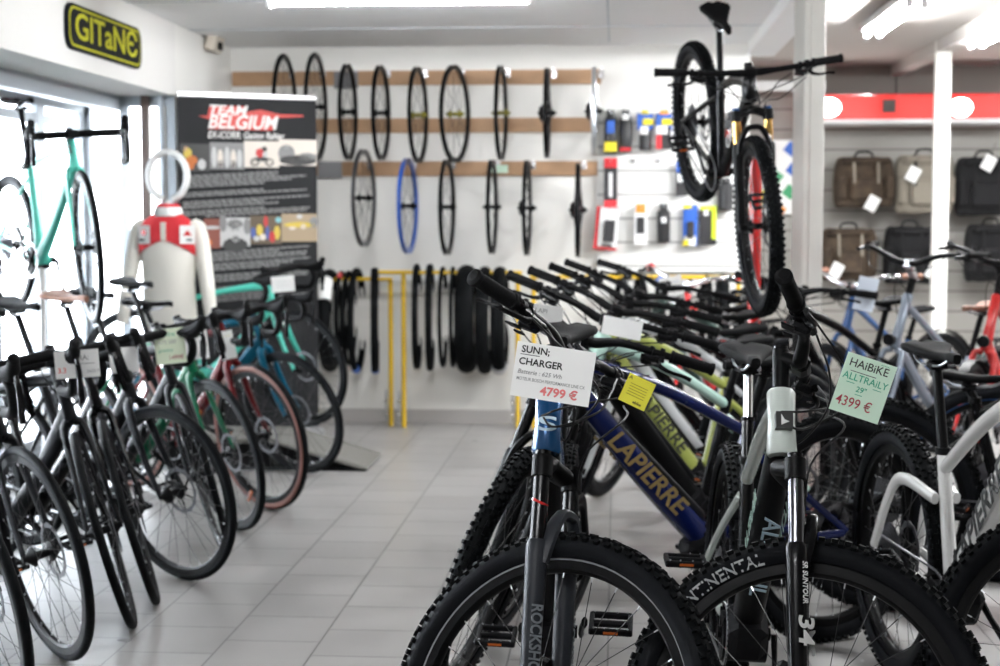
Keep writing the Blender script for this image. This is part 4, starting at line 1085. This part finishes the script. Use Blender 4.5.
strip(247,279,219,250,pr('brown', .12,.09,.06),[(.1,.6,.08,.2,bl1),(.3,.5,.1,.2,y1_),(.5,.2,.07,.2,r1),(.55,.6,.06,.25,bl1),(.7,.75,.1,.2,r1),(.85,.6,.1,.25,y1_),(.4,.75,.1,.12,g4),(.9,.15,.1,.1,pr('cyan', .2,.45,.5)),(.2,.8,.1,.1,g3)])
strip(279,316,219,250,sand,[(.5,.4,.45,.1,y1_),(.3,.5,.1,.08,g4),(.6,.45,.08,.1,g4),(.9,.3,.12,.2,g2),(.5,.1,.08,.08,g3)])
q = MB(); rnd = random.Random(3)
y = 176
def lines(y0, y1, step, q):
    y = y0
    while y < y1:
        for _ in range(1):
            x = 181 if y < 215 else 203
            xe = (rnd.choice((262, 276, 290, 305, 308)))
            while x < xe:
                w = rnd.uniform(2.5, 8); a, b = bpx(x, y), bpx(min(x+w, xe), y)
                q.box(((a.x+b.x)/2, (a.y+b.y)/2, .003), (b.x-a.x, .0105, .0015), gy_); x += w+1.0
        y += step
for (a, b) in ((176,188), (193,197), (202,208), (211.5,217), (254,262), (266,273), (277.5,285), (290,305)):
    q = MB(); lines(a, b, 2.6, q); q.build('printed_text', t)
# ---------------------------------------------------------------- jacket
jc = at(169, 260, 8.66); JW = .44
fab = mat('cream racing cloth', (.86,.83,.76), .8, bump=.4, nscale=60); redc = mat('red racing cloth', (.62,.03,.04), .8, bump=.3, nscale=60)
t = empty('jacket_stand', 'white hoop topped stand carrying the racing jacket by the window', 'stand', None, (jc.x, 8.66, 0))
q = MB(); n = 28; cz = at(169, 176, 8.66).z; rx, rz = at(187,176,8.66).x-jc.x, .135
q.tube([(rx*sin(2*pi*k/n), 0, cz+rz*-cos(2*pi*k/n)) for k in range(1, n)], .020, white, 10); q.build('hoop', t)
q = MB(); q.cyl((0,0,.03), (0,0,cz-rz), .014, white, 12); q.build('pole', t)
q = MB(); q.lathe([(.001,0), (.16,0), (.16,.012), (.02,.03)], white, 32, axis='z'); q.build('base', t)
sh = at(169, 212, 8.66).z; hem = at(169, 330, 8.66).z
t = empty('racing_jacket', 'cream racing jacket with red yoke and badges, hung on the white stand', 'jacket', None, (jc.x, 8.66, hem)); Hh = sh-hem
q = MB(); n = 28; L = [(0,.165,.075), (.15,.155,.08), (.4,.150,.09), (.62,.162,.10), (.78,.178,.095), (.88,.170,.08), (.94,.12,.065), (.985,.075,.055), (1.02,.062,.052)]
def shell(L, m_, off=0.):
    vs = []
    for (z, a, b_) in L:
        for k in range(n):
            th = 2*pi*k/n; w = 1+.02*sin(th*7+z*9)
            vs.append(((a+off)*w*cos(th), (b_+off)*w*sin(th), z*Hh))
    return vs, [(i*n+k, i*n+(k+1) % n, (i+1)*n+(k+1) % n, (i+1)*n+k) for i in range(len(L)-1) for k in range(n)]
vs, fs = shell(L, fab); q.add(vs, fs, fab); q.build('body', t, ang=80)
for sd in (-1, 1):
    q = MB(); pts = cr([(sd*.13,0,Hh*.91), (sd*.178,0,Hh*.81), (sd*.215,-.02,Hh*.5), (sd*.245,-.05,Hh*.22), (sd*.255,-.06,Hh*.06)], 5)
    q.tube(pts, lerpl([.030,.048,.044,.038,.030], len(pts)), fab, 14); q.build('sleeve', t)
    q = MB(); pts2 = pts[:5]; q.tube(pts2, [.037,.042,.047,.052,.056], fab, 14); q.build('shoulder_pad', t)
# red yoke as a curved patch over the chest
q = MB(); nn = 16
def chest(u_, z):   # u_ in -1..1 over the front, z 0..1
    for i in range(len(L)-1):
        if L[i][0] <= z <= L[i+1][0]:
            f = (z-L[i][0])/(L[i+1][0]-L[i][0]); a = L[i][1]*(1-f)+L[i+1][1]*f; b_ = L[i][2]*(1-f)+L[i+1][2]*f; break
    else: a, b_ = L[-1][1], L[-1][2]
    th = -pi/2+u_*pi/2; w = 1.02+.02*sin(th*7+z*9)
    return V(((a+.004)*w*cos(th), (b_+.006)*w*sin(th), z*Hh))
vs, fs = [], []; m2 = 8
for i in range(nn+1):
    u_ = -.86+1.72*i/nn; lowz = .62+.15*(1-abs(u_)/.86)
    for j in range(m2+1): vs.append(chest(u_, lowz+(.985-lowz)*j/m2))
for i in range(nn):
    for j in range(m2): a = i*(m2+1)+j; fs.append((a, a+m2+1, a+m2+2, a+1))
q.add(vs, fs, redc); q.build('yoke', t, label='red yoke across the chest')
for (u_, z, w, h, nm) in ((-.45,.81,.085,.105,'STS'), (.50,.81,.085,.105,'RACING')):
    c = chest(u_, z)+V((0,-.012,0)); q = MB(); fx = frame_mx(c, V((1,0,0))+V((0, .35*u_/abs(u_), 0)), (0,0,1))
    q.add([fx @ V(p) for p in ((-w/2,-h/2,0), (w/2,-h/2,0), (w/2,h/2,0), (-w/2,h/2,0))], [(0,1,2,3)], paper)
    q.poly([(-w*.3,-h*.05), (0,h*.25), (w*.3,-h*.05)] if u_ > 0 else [(w*.22*cos(k*pi/4), h*.12+w*.22*sin(k*pi/4)) for k in range(8)], .0015, redp, fx)
    q.box(fx @ V((0,-h*.28,.001)), (w*.6,.002,h*.10), inkk); q.build('badge', t, label='white sewn badge')
q = MB(); q.box(chest(0,.84)+V((0,-.012,0)), (.03,.004,.10), fab); q.build('zip_flap', t)
q = MB(); q.lathe([(.075,Hh*.96), (.078,Hh*.99), (.066,Hh*1.06), (.058,Hh*1.07), (.058,Hh*1.0)], redc, 20, axis='z'); q.lathe([(.080,Hh*.965), (.081,Hh*1.0), (.074,Hh*1.04)], paper, 20, axis='z'); q.build('collar', t, label='red collar with white lettered band')
# low white display plinth in the window and floor ramp
a_ = at(300, 459, 8.75); b_ = at(391, 459, 8.75)
t = empty('display_platform', 'low grey wedge platform on the floor below the mint bicycle by the banner', 'platform', None, (0,0,0))
q = MB(); x1 = b_.x-.05; pm = mat('platform metal', (.20,.195,.18), .5, .2)
vs = []
for y in (8.2, 8.72):
    vs += [(x1-1.1,y,.0), (x1,y,.0), (x1,y,.012), (x1-.50,y,.16), (x1-1.1,y,.16)]
q.add([], [], pm)
for y in (8.2, 8.72):
    q.tube([(x1-1.1,y,.155), (x1-.50,y,.155), (x1-.005,y,.012)], [(.015,.012)]*3, pm, 6, side=(0,1,0))
    q.box((x1-.55,y,.006), (1.08,.03,.012), blackm)
q.add([(x1-1.1,8.2,.16), (x1-.50,8.2,.16), (x1-.50,8.72,.16), (x1-1.1,8.72,.16), (x1,8.2,.012), (x1,8.72,.012)], [(0,1,2,3), (1,4,5,2)], pm)
q.build('deck', t); q = MB()
q.add([(x1-1.1,8.2,.0), (x1-.0,8.2,.0), (x1-.0,8.2,.010), (x1-.5,8.2,.155), (x1-1.1,8.2,.155)], [(0,1,2,3,4)], blackm)
q.build('side_panel', t)
# ================================================================== bicycles
navy = mat('navy paint', (.004,.010,.075), .25, 0, .3, spec=.25); mintf = mat('mint paint', (.50,.72,.64), .25, 0, .5); celeste = mat('celeste paint', (.12,.70,.56), .35, 0, .1, spec=.3)
palem = mat('pale grey green paint', (.66,.72,.68), .22, 0, .6); bluef = mat('metal blue paint', (.006,.07,.20), .2, .3, .4); limef = mat('lime paint', (.33,.37,.08), .3, 0, .4)
green = mat('green paint', (.004,.10,.045), .4, 0, 0, spec=.12); darkred = mat('deep red paint', (.09,.004,.006), .4, 0, 0, spec=.12); tealb = mat('teal blue paint', (.006,.09,.15), .4, 0, 0, spec=.12)
grafite = mat('graphite paint', (.008,.0085,.010), .42, 0, 0, spec=.10); silverp = mat('silver blue paint', (.28,.33,.40), .25, .4, .4); bluemet = mat('mid blue paint', (.02,.07,.20), .25, 0, .4)
goldf = mat('gold stanchion', (.60,.36,.10), .2, .8); stripe_g = mat('rim stripe grey', (.30,.31,.32), .5); letw = mat('white lettering', (.8,.8,.8), .4); letk = mat('dark lettering', (.03,.03,.03), .4); letg = mat('grey lettering', (.14,.155,.17), .5); letb = mat('pale blue lettering', (.45,.60,.70), .4); redrim = mat('red rim', (.60,.04,.03), .3, 0, .3)
def seat_of(root, kind, x, z):  # helper for tags
    return root.matrix_world @ V((x, 0, z))
# --- left row: front hub ground points, heading
L = []
def aim(root, hub_local, px, py):
    bpy.context.view_layer.update()
    h = root.matrix_world @ hub_local; T_ = gp(px, py, h.z); root.location.x += T_.x-h.x; root.location.y += T_.y-h.y
    bpy.context.view_layer.update()
def lbike(px, py, head, steer, label, lean=.11, **k):
    b = make_bike('road', label, group='road bicycles in a row by the window', steer=R(steer), **k)
    place(b, 'road', (0, 0), head, lean=-lean, wb=k.get('wb'))
    fw = [c for c in b.children if c.name.startswith('wheel')][1]
    aim(b, fw.matrix_local.translation, px, py); return b
HD = (.83,-.56)
lbike(-22, 596, HD, -14, 'black road bicycle cut by the left edge of the picture, nearest of the row', sz=1.02)
b1 = lbike(42, 554, HD, -14, 'black road bicycle with open front wheel, second nearest in the window row', fm=grafite, sz=1.03, spin=.2)
b2 = lbike(104, 530, HD, -38, 'black road bicycle with nearly edge-on front wheel, third in the window row', fm=grafite, sz=1.03)
b3 = lbike(129, 512, HD, -38, 'black road bicycle with edge-on front wheel, fourth in the window row', sz=1.03)
b4 = lbike(173, 493, HD, 0, 'matte black road bicycle with a wide open front wheel, in the middle of the row', fm=grafite, sz=1.04, lean=.15)
b5 = lbike(202, 474, HD, -34, 'graphite road bicycle with brown saddle and pale green price card', fm=grafite, sadm=brownl, sz=1.04)
b6 = lbike(224, 455, HD, -15, 'green road bicycle with an orange reflector on the front wheel', fm=green, refl=True, sz=1.03)
b7 = lbike(260, 437, HD, -7, 'deep red road bicycle with cream and brown walled front tyre', fm=darkred, w=.040, side=brown_rubber, side2=tan_rubber, Rw=.348, sz=1.06)
b8 = lbike(293, 413, (1,-.02), -30, 'teal blue road bicycle, last of the window row before the banner', fm=tealb, sz=.93)
cel = make_bike('road', 'mint green road bicycle standing broadside on the low platform before the banner', group=None, steer=R(-33), fm=celeste, forkm=celeste, sz=1.05, wb=.96, bb=(.40,.272), sidewall=None, hl=.15)
place(cel, 'road', (-1.8, 8.45), (1,.04), lean=.0, z=.16, wb=.96)
aim(cel, [c_ for c_ in cel.children if c_.name.startswith('wheel')][1].matrix_local.translation, 301, 368)
# mint bike in the window
wb_ = make_bike('road', 'mint green road bicycle held up on a slim stand in the shop window', steer=R(-14), fm=celeste, forkm=celeste, sz=1.04, hl=.12, spacer=.012, pedals=False, ringm=glossk, crankang=-1.2)
place(wb_, 'road', (at(90,245,6.7).x, 6.7), (.66,-.75), lean=0., z=.89)
bbp = wb_.matrix_world @ V((.41,0,.272))
t = empty('bicycle_display_stand', 'slim white pole stand under the mint bicycle in the shop window', 'stand', None, (bbp.x, bbp.y, 0))
q = MB(); q.cyl((0,0,.02), (0,0,bbp.z-.035), .014, white, 12); q.build('pole', t)
q = MB(); q.lathe([(.001,0), (.15,0), (.15,.012), (.02,.03)], white, 28, axis='z'); q.build('base', t)
q = MB(); q.tube([(-.04,0,bbp.z-.030), (.04,0,bbp.z-.030)], .012, plastic, 8); q.build('cradle', t)
# --- right side
def rbike(kind, label, xy, head, lean, steer, ref='front', **k):
    b = make_bike(kind, label, steer=R(steer), **k); k.setdefault('wb', GEO[kind]['wb'])
    return place(b, kind, xy, head, lean=lean, ref=ref, wb=k['wb'])
def badge_s(q, fx): q.text('S', .045, letb, fx, bold=.02, sx=2.2)
def badge_h(q, fx):
    q.box(fx @ V((0,0,.0)), (.036,.036,.036), letk, fx.to_3x3()); q.poly([(-.007,.012), (-.007,-.012), (.010,-.004), (.0,.0)], .0195, letw, fx)
sunn = rbike('mtb', 'metallic blue mountain bicycle at the front with white price card on the handlebar', (at(522,700,3.04).x, 3.04), (-.02,-1), .035, 64, group=None, knob=True, name='mountain_bike',
  fm=blackm, htm=bluef, fm2=bluef, forkm=blackm, lowm=mat('dark grey fork', (.022,.024,.029), .4, 0, 0, spec=.15), stripe=stripe_g, headmark=badge_s, forklet=[('ROCKSHOX', letg, .034, .13, .85, False)], ebike=True, oring=True, stanm=glossk, display=True, sz=1.07, ha=65, rise=.035, spacer=.075, sadW=.08, swing=True, ssm=white, crankang=.4)
hai = rbike('mtb', 'pale grey green electric mountain bicycle at the front with mint price note', (at(780,700,3.05).x, 3.05), (.03,-1), .04, 80, knob=True,
  fm=blackm, fm2=palem, forkm=glossk, stripe=None, ebike=True, dropper=True, headmark=badge_h, forklet=[('34', letw, .062, .165, 1.0, False), ('SR SUNTOUR', letw, .020, .262, .72, False)], oring=False, stanm=dchrome, sz=1.02, ha=65,
  letters=[('ALLTRAIL', mintf, .05, .62, 1, .2, .01)], tlet=[('CONTINENTAL', .034, R(150)+.3, -1)], under=('ALLTRAIL', letb, .055), staym=palem, hl=.135, stemm=blackm, rise=.03, spacer=.055, crankang=-1.4, pedrot=0., batm=plastic, htm=palem, cs=0)
hd = (-.80,-.60)
lap1 = rbike('mtb', 'navy blue electric mountain bicycle with gold LAPIERRE lettering on the down tube', (at(478,570,4.34).x, 4.34), (-.86,-.51), .03, 50, wb=1.25, knob=True, ebike=True, fm=navy, forkm=blackm,
  letters=[('LAPIERRE', gold, .080, .52, 1, .25, .02)], group=None, letsx=1.05, rise=.03, spacer=.03, sz=.93)
row = 'electric mountain bicycles parked in a row on the right'
lap2 = rbike('mtb', 'mint framed electric mountain bicycle parked just behind the navy blue one', (at(520,540,5.0).x, 5.0), hd, .03, 44, knob=False, ebike=True, fm=blackm, fm2=mintf, staym=mintf, htm=mintf, forkm=blackm, letters=[], group=row, stripe=None, sz=.93)
lap3 = rbike('mtb', 'lime yellow electric mountain bicycle with black LAPIERRE lettering behind the mint one', (at(540,520,5.6).x, 5.6), hd, .03, 42, ebike=True, fm=limef, forkm=blackm, letters=[('LAPIERRE', letk, .07, .5, 1, .2, .015)], group=row, sz=.93)
r4 = rbike('mtb', 'pale grey mountain bicycle with black stem, fourth in the right row', (at(560,500,6.2).x, 6.2), hd, .03, 40, ebike=False, fm=mat('white grey paint', (.6,.62,.64), .3, 0, .4), group=row, sz=.95, stemm=blackm)
r5 = rbike('mtb', 'black mountain bicycle far back in the right row, in front of the tyre rack', (at(575,480,6.8).x, 6.8), hd, .03, 40, fm=glossk, group=row, sz=.95)
r6 = rbike('mtb', 'dark green mountain bicycle far back in the right row', (at(610,470,7.5).x, 7.5), (-.75,-.66), .03, 30, fm=mat('dark green paint', (.01,.04,.03), .3, 0, .3), group=row, sz=.95)
r7 = rbike('city', 'silver barred city bicycle with red frame, near the tyre rack', (at(655,470,8.4).x, 8.4), (-.6,-.8), .0, 15, fm=redp, gripm=redp, barm=chrome, stemm=chrome, sz=.95, rack=True)
# white full-suspension bike at the right edge, facing right
wl = rbike('mtb', 'white full suspension electric mountain bicycle at the right edge, facing right', (.84, 4.63), (.16,-.987), .0, 72, ref='rear', knob=True, ebike=True, fm=white, forkm=blackm, swing=True, shock=False,
  letters=[('LAPIERRE', letk, .085, .5, 1, .25, .02)], sz=1.0, stl=.40, sa=77, batm=plastic, dropper=False, pedals=True)
# behind it
r8 = rbike('mtb', 'black mountain bicycle with blue edged rims at the far right edge', (1.42, 5.85), (.92,-.38), .0, 0, ref='rear', fm=glossk, stripe=bluemet, sz=.88)
c1 = rbike('city', 'silver blue city bicycle with brown saddle beside the wide white post', (at(862,470,7.3).x, 7.3), (-.75,-.66), .0, 12, fm=silverp, sadm=brownl, barm=blackm, stemm=alu, mudguard=True, rack=True, sz=.93, lamp=True, barz=.06, hl=.26, spacer=.07, forkm=silverp)
c2 = rbike('city', 'red city bicycle with black saddle right of the narrow white post', (at(960,470,7.2).x, 7.2), (-.65,-.76), .0, 15, fm=redp, barz=.05, mudguard=True, rack=True, sz=.96, hl=.26, spacer=.08, gripm=gripk, lamp=True)
c3 = rbike('city', 'blue city bicycle with brown grips behind the wide white post', (at(818,470,8.3).x, 8.3), (-.7,-.7), .0, 5, fm=bluemet, gripm=brownl, barm=chrome, mudguard=True, sz=.85)
r9 = rbike('mtb', 'black mountain bicycle behind the white electric one, only its knobby rear wheel in view', (.90, 5.4), (.92,-.38), .0, 0, ref='rear', fm=glossk, knob=True, sz=.84)
r10 = rbike('mtb', 'black mountain bicycle with black saddle below the hanging bicycle', (at(745,500,7.0).x, 7.0), (-.75,-.66), .03, 10, fm=glossk, sz=.97)
# hanging bike
fh = at(759, 226, 6.5); rh = at(697, 122, 7.35)
dv = V((fh.x-rh.x, fh.y-rh.y, 0)); hz = dv.length; pit = atan2(fh.z-rh.z, hz); wbh = sqrt(hz**2+(fh.z-rh.z)**2)
hang = make_bike('mtb', 'black mountain bicycle hung high up nose down by the wide white post', steer=R(-5), name='mountain_bike', fm=glossk, ac=.50, hl=.095, knob=True, forkm=blackm, crownm=blackm, stanm=goldf, capm=bluemet, wb=wbh, sz=1.0, bb=(.43,.33), side=sidewall,
  letters=[('ORBEA', letw, .07, .62, 1, .1, .01)], sadW=.07, spacer=.012, barw=.78, rise=.005, forklet=[])
d = dv.normalized(); m = M4.Rotation(atan2(d.y, d.x), 4, 'Z') @ M4.Rotation(-pit, 4, 'Y')
hang.matrix_world = M4.Translation(rh) @ m @ M4.Rotation(.10, 4, 'X') @ M4.Translation((0,0,-.372))
# red display stand holding it
sx_ = at(754, 300, 7.25)
t = empty('bicycle_display_stand', 'red pole stand with an arm holding up the hanging mountain bicycle', 'stand', None, (sx_.x, 7.25, 0))
q = MB(); q.cyl((0,0,.02), (0,0,1.70), .03, redp, 16); q.build('pole', t)
q = MB(); q.tube([(0,0,1.66), (-.10,-.15,1.72), (-.16,-.22,1.74)], .018, redp, 10); q.build('arm', t)
q = MB(); q.box((0,0,.015), (.6,.6,.03), redp, ch=.008); q.build('base', t)
# ================================================================== price cards
def card(px, py, Y, w, h, rot, yaw, label, lines, pm=paper, string=True, tiltx=0, group=None, thick=.0012):
    c = at(px, py, Y)
    t = empty('price_card', label, 'price card', group)
    t.matrix_world = M4.Translation(c) @ M4.Rotation(R(yaw), 4, 'Z') @ M4.Rotation(R(tiltx), 4, 'X') @ M4.Rotation(R(rot), 4, 'Y') @ M4.Rotation(pi/2, 4, 'X')
    q = MB(); q.box((0,0,0), (w,h,thick), pm); q.build('sheet', t)
    if lines:
        q = MB()
        for (txt, x, y, size, m_, bold, sx, shear) in lines:
            if txt == '_': q.box((x, y, thick*.5+.0003), (size, .0012, .0006), m_)
            else: q.text(txt, size, m_, M4.Translation((x, y, thick*.5+.0005)), bold=bold, sx=sx, shear=shear, ax='LEFT', depth=.0002)
        q.build('writing', t)
    return t
w, h = .168, .112
card(553,374,3.02,.156,.108,8.5,0,'white printed price card for 4799 euro hanging on the front blue bicycle',[
 ('SUNN;', -.068, .040, .019, inkk, .02, 1.0, 0), ('_', -.050, .030, .038, inkk, 0, 0, 0), ('CHARGER', -.070, .016, .019, inkk, .02, 1.0, 0),
 ('Batterie : 625 Wh', -.070, -.004, .0120, inkf, .008, 1.0, .2), ('MOTEUR BOSCH PERFORMANCE LINE CX', -.070, -.018, .0090, inkf, .006, .80, 0), ('4799 €', -.020, -.037, .024, mat('pale red ink', (.80,.22,.22), .8), .03, 1.05, 0)])
card(863,388,2.95,.096,.114,18,0,'mint green handwritten price note for 4399 euro on the pale grey green bicycle',[
 ('HAiBiKE', -.040, .040, .022, inkk, .004, .98, 0), ('_', -.008, .025, .05, inkk, 0, 0, 0), ('ALLTRAiLY', -.044, .014, .019, inkg, .004, .95, 0), ('_', -.026, .003, .016, inkg, 0, 0, 0), ('_', .026, .003, .016, inkg, 0, 0, 0), ('29"', -.012, -.006, .015, inkg, .01, 1, 0), ('_', -.004, -.016, .014, inkg, 0, 0, 0),
 ('4399 €', -.042, -.034, .027, inkd, .003, .88, 0), ('~~~', .018, .052, .010, inkg, .0, 1, 0)], mintp)
card(637,392,3.3,.061,.063,24,-8,'small yellow warning tag hanging from the navy blue bicycle',[
 ('A', -.028, .024, .012, inkk, .0, 1, 0)]+[('_', .0, .013-.006*k, .040, mat('tag ink', (.30,.24,.02), .8), 0, 0, 0) for k in range(5)]+[('ebike', -.0, -.023, .009, inkk, .02, 1, 0)], mat('yellow card', (.80,.74,.06), .7))
g_ = 'price cards on the window row of road bicycles'
inkl = [('_', -.01, .02, .10, inkf, 0, 0, 0), ('_', .01, .0, .08, inkf, 0, 0, 0)]
card(77,364,4.6,.135,.085,-4,5,'white price card with pale red price on the second nearest road bicycle',[('3.3', -.060, -.018, .022, inkr, .01, 1, 0), ('RA:', .005, .018, .022, inkf, .01, 1, 0), ('_', .03, .0, .05, inkk, 0, 0, 0), ('2625 F', .028, -.024, .014, inkf, 0, 1, 0)], group=g_)
card(170,346,5.75,.115,.135,-6,5,'pale green handwritten card on the matte black road bicycle',[('cube', -.03, .045, .022, inkg, .0, 1.3, 0), ('ATS 500', -.045, .015, .02, inkf, .0, 1, 0), ('promo', -.045, -.015, .02, inkg, .0, 1, 0), ('1499€', -.01, -.045, .022, inkd, .0, 1, 0)], mat('pale green card', (.70,.78,.60), .8), group=g_)
card(196,345,6.3,.10,.12,-6,5,'white card half hidden right of the pale green one', [], group=g_)
card(227,345,6.9,.07,.13,-12,5,'yellow and white card among the far handlebars', [('_', 0, .04, .05, Yy, 0, 0, 0)], group=g_)
card(283,284,8.2,.125,.085,-5,0,'blank looking white card on the mint bicycle by the banner', [('_', 0, .012, .09, inkf, 0, 0, 0), ('_', 0, -.008, .07, inkf, 0, 0, 0)], group=g_)
card(124,360,5.3,.10,.09,-3,5,'white card between the third and fourth road bicycles from the front', [], group=g_)
g_ = 'price cards among the right row of bicycles'
card(547,320,4.15,.08,.08,8,0,'white card behind the black saddle of the front blue bicycle', [('LAPI', -.036, .022, .018, inkf, 0, 1, 0)], group=g_)
card(622,328,5.0,.13,.06,10,-10,'white card tucked among the handlebars above the navy bicycle', [], group=g_)
card(672,292,8.0,.12,.16,-10,0,'white card with blue sticker near the silver handlebar', [('_', 0, .05, .08, Bb, 0, 0, 0)], group=g_)
card(866,294,7.0,.09,.15,12,0,'pale blue white card hanging on the silver blue city bicycle', [], mat('pale blue card', (.68,.74,.84), .8), group=g_)
# ================================================================== lights
p = at(398, 4, 7.55); lamp('ceiling_light', (p.x, 7.55, H-.075), 1.30, 'x', 1, 'bright fluorescent ceiling tube over the aisle, running across the room', wd=.12)
p = at(868, 36, 9.1); lamp('ceiling_light', (p.x+.02, 8.4, H-.075), 1.30, 'y', 2, 'twin tube fluorescent ceiling light between the two white posts', wd=.08)
p = at(962, 50, 9.9); lamp('ceiling_light', (p.x+.03, 9.0, H-.075), 1.30, 'y', 2, 'twin tube fluorescent ceiling light beside the narrow white post', wd=.08)
lamp('ceiling_light', (-.6, 4.6, H-.075), 1.30, 'x', 1, 'fluorescent ceiling tube over the front bicycles, out of the picture', wd=.12)
lamp('ceiling_light', (-.6, 1.2, H-.075), 1.30, 'x', 1, 'fluorescent ceiling tube behind the viewer', wd=.12)
lamp('ceiling_light', (2.6, 5.0, H-.075), 1.30, 'y', 2, 'twin tube ceiling light on the right, out of the picture', wd=.08)
lamp('ceiling_light', (3.6, 9.0, H-.075), 1.30, 'y', 2, 'twin tube ceiling light at the far right, out of the picture', wd=.08)
W = bpy.data.worlds.new('World'); S.world = W; W.use_nodes = True; nt = W.node_tree; bg = nt.nodes['Background']
bg.inputs['Color'].default_value = (.86,.93,1,1); bg.inputs['Strength'].default_value = SKY
# ================================================================== camera
cam = bpy.data.cameras.new('Camera'); co = bpy.data.objects.new('Camera', cam); COL.objects.link(co)
cam.sensor_width = 36; cam.lens = FPX*36/1000; co.location = (0,0,CH); co.rotation_euler = CAMROT.to_euler(); cam.clip_start = .05
cam.dof.use_dof = True; cam.dof.focus_distance = 3.15; cam.dof.aperture_fstop = (cam.lens/1000)/.0125; cam.dof.aperture_blades = 9
S.camera = co
S.view_settings.view_transform = 'Standard'; S.view_settings.look = 'None'; S.view_settings.gamma = 1; S.view_settings.use_curve_mapping = False
S.view_settings.exposure = EXPO
S.cycles.use_denoising = True; S.cycles.max_bounces = 8; S.cycles.diffuse_bounces = 4; S.cycles.transparent_max_bounces = 8; S.cycles.sample_clamp_indirect = 4; S.cycles.caustics_reflective = False; S.cycles.caustics_refractive = False
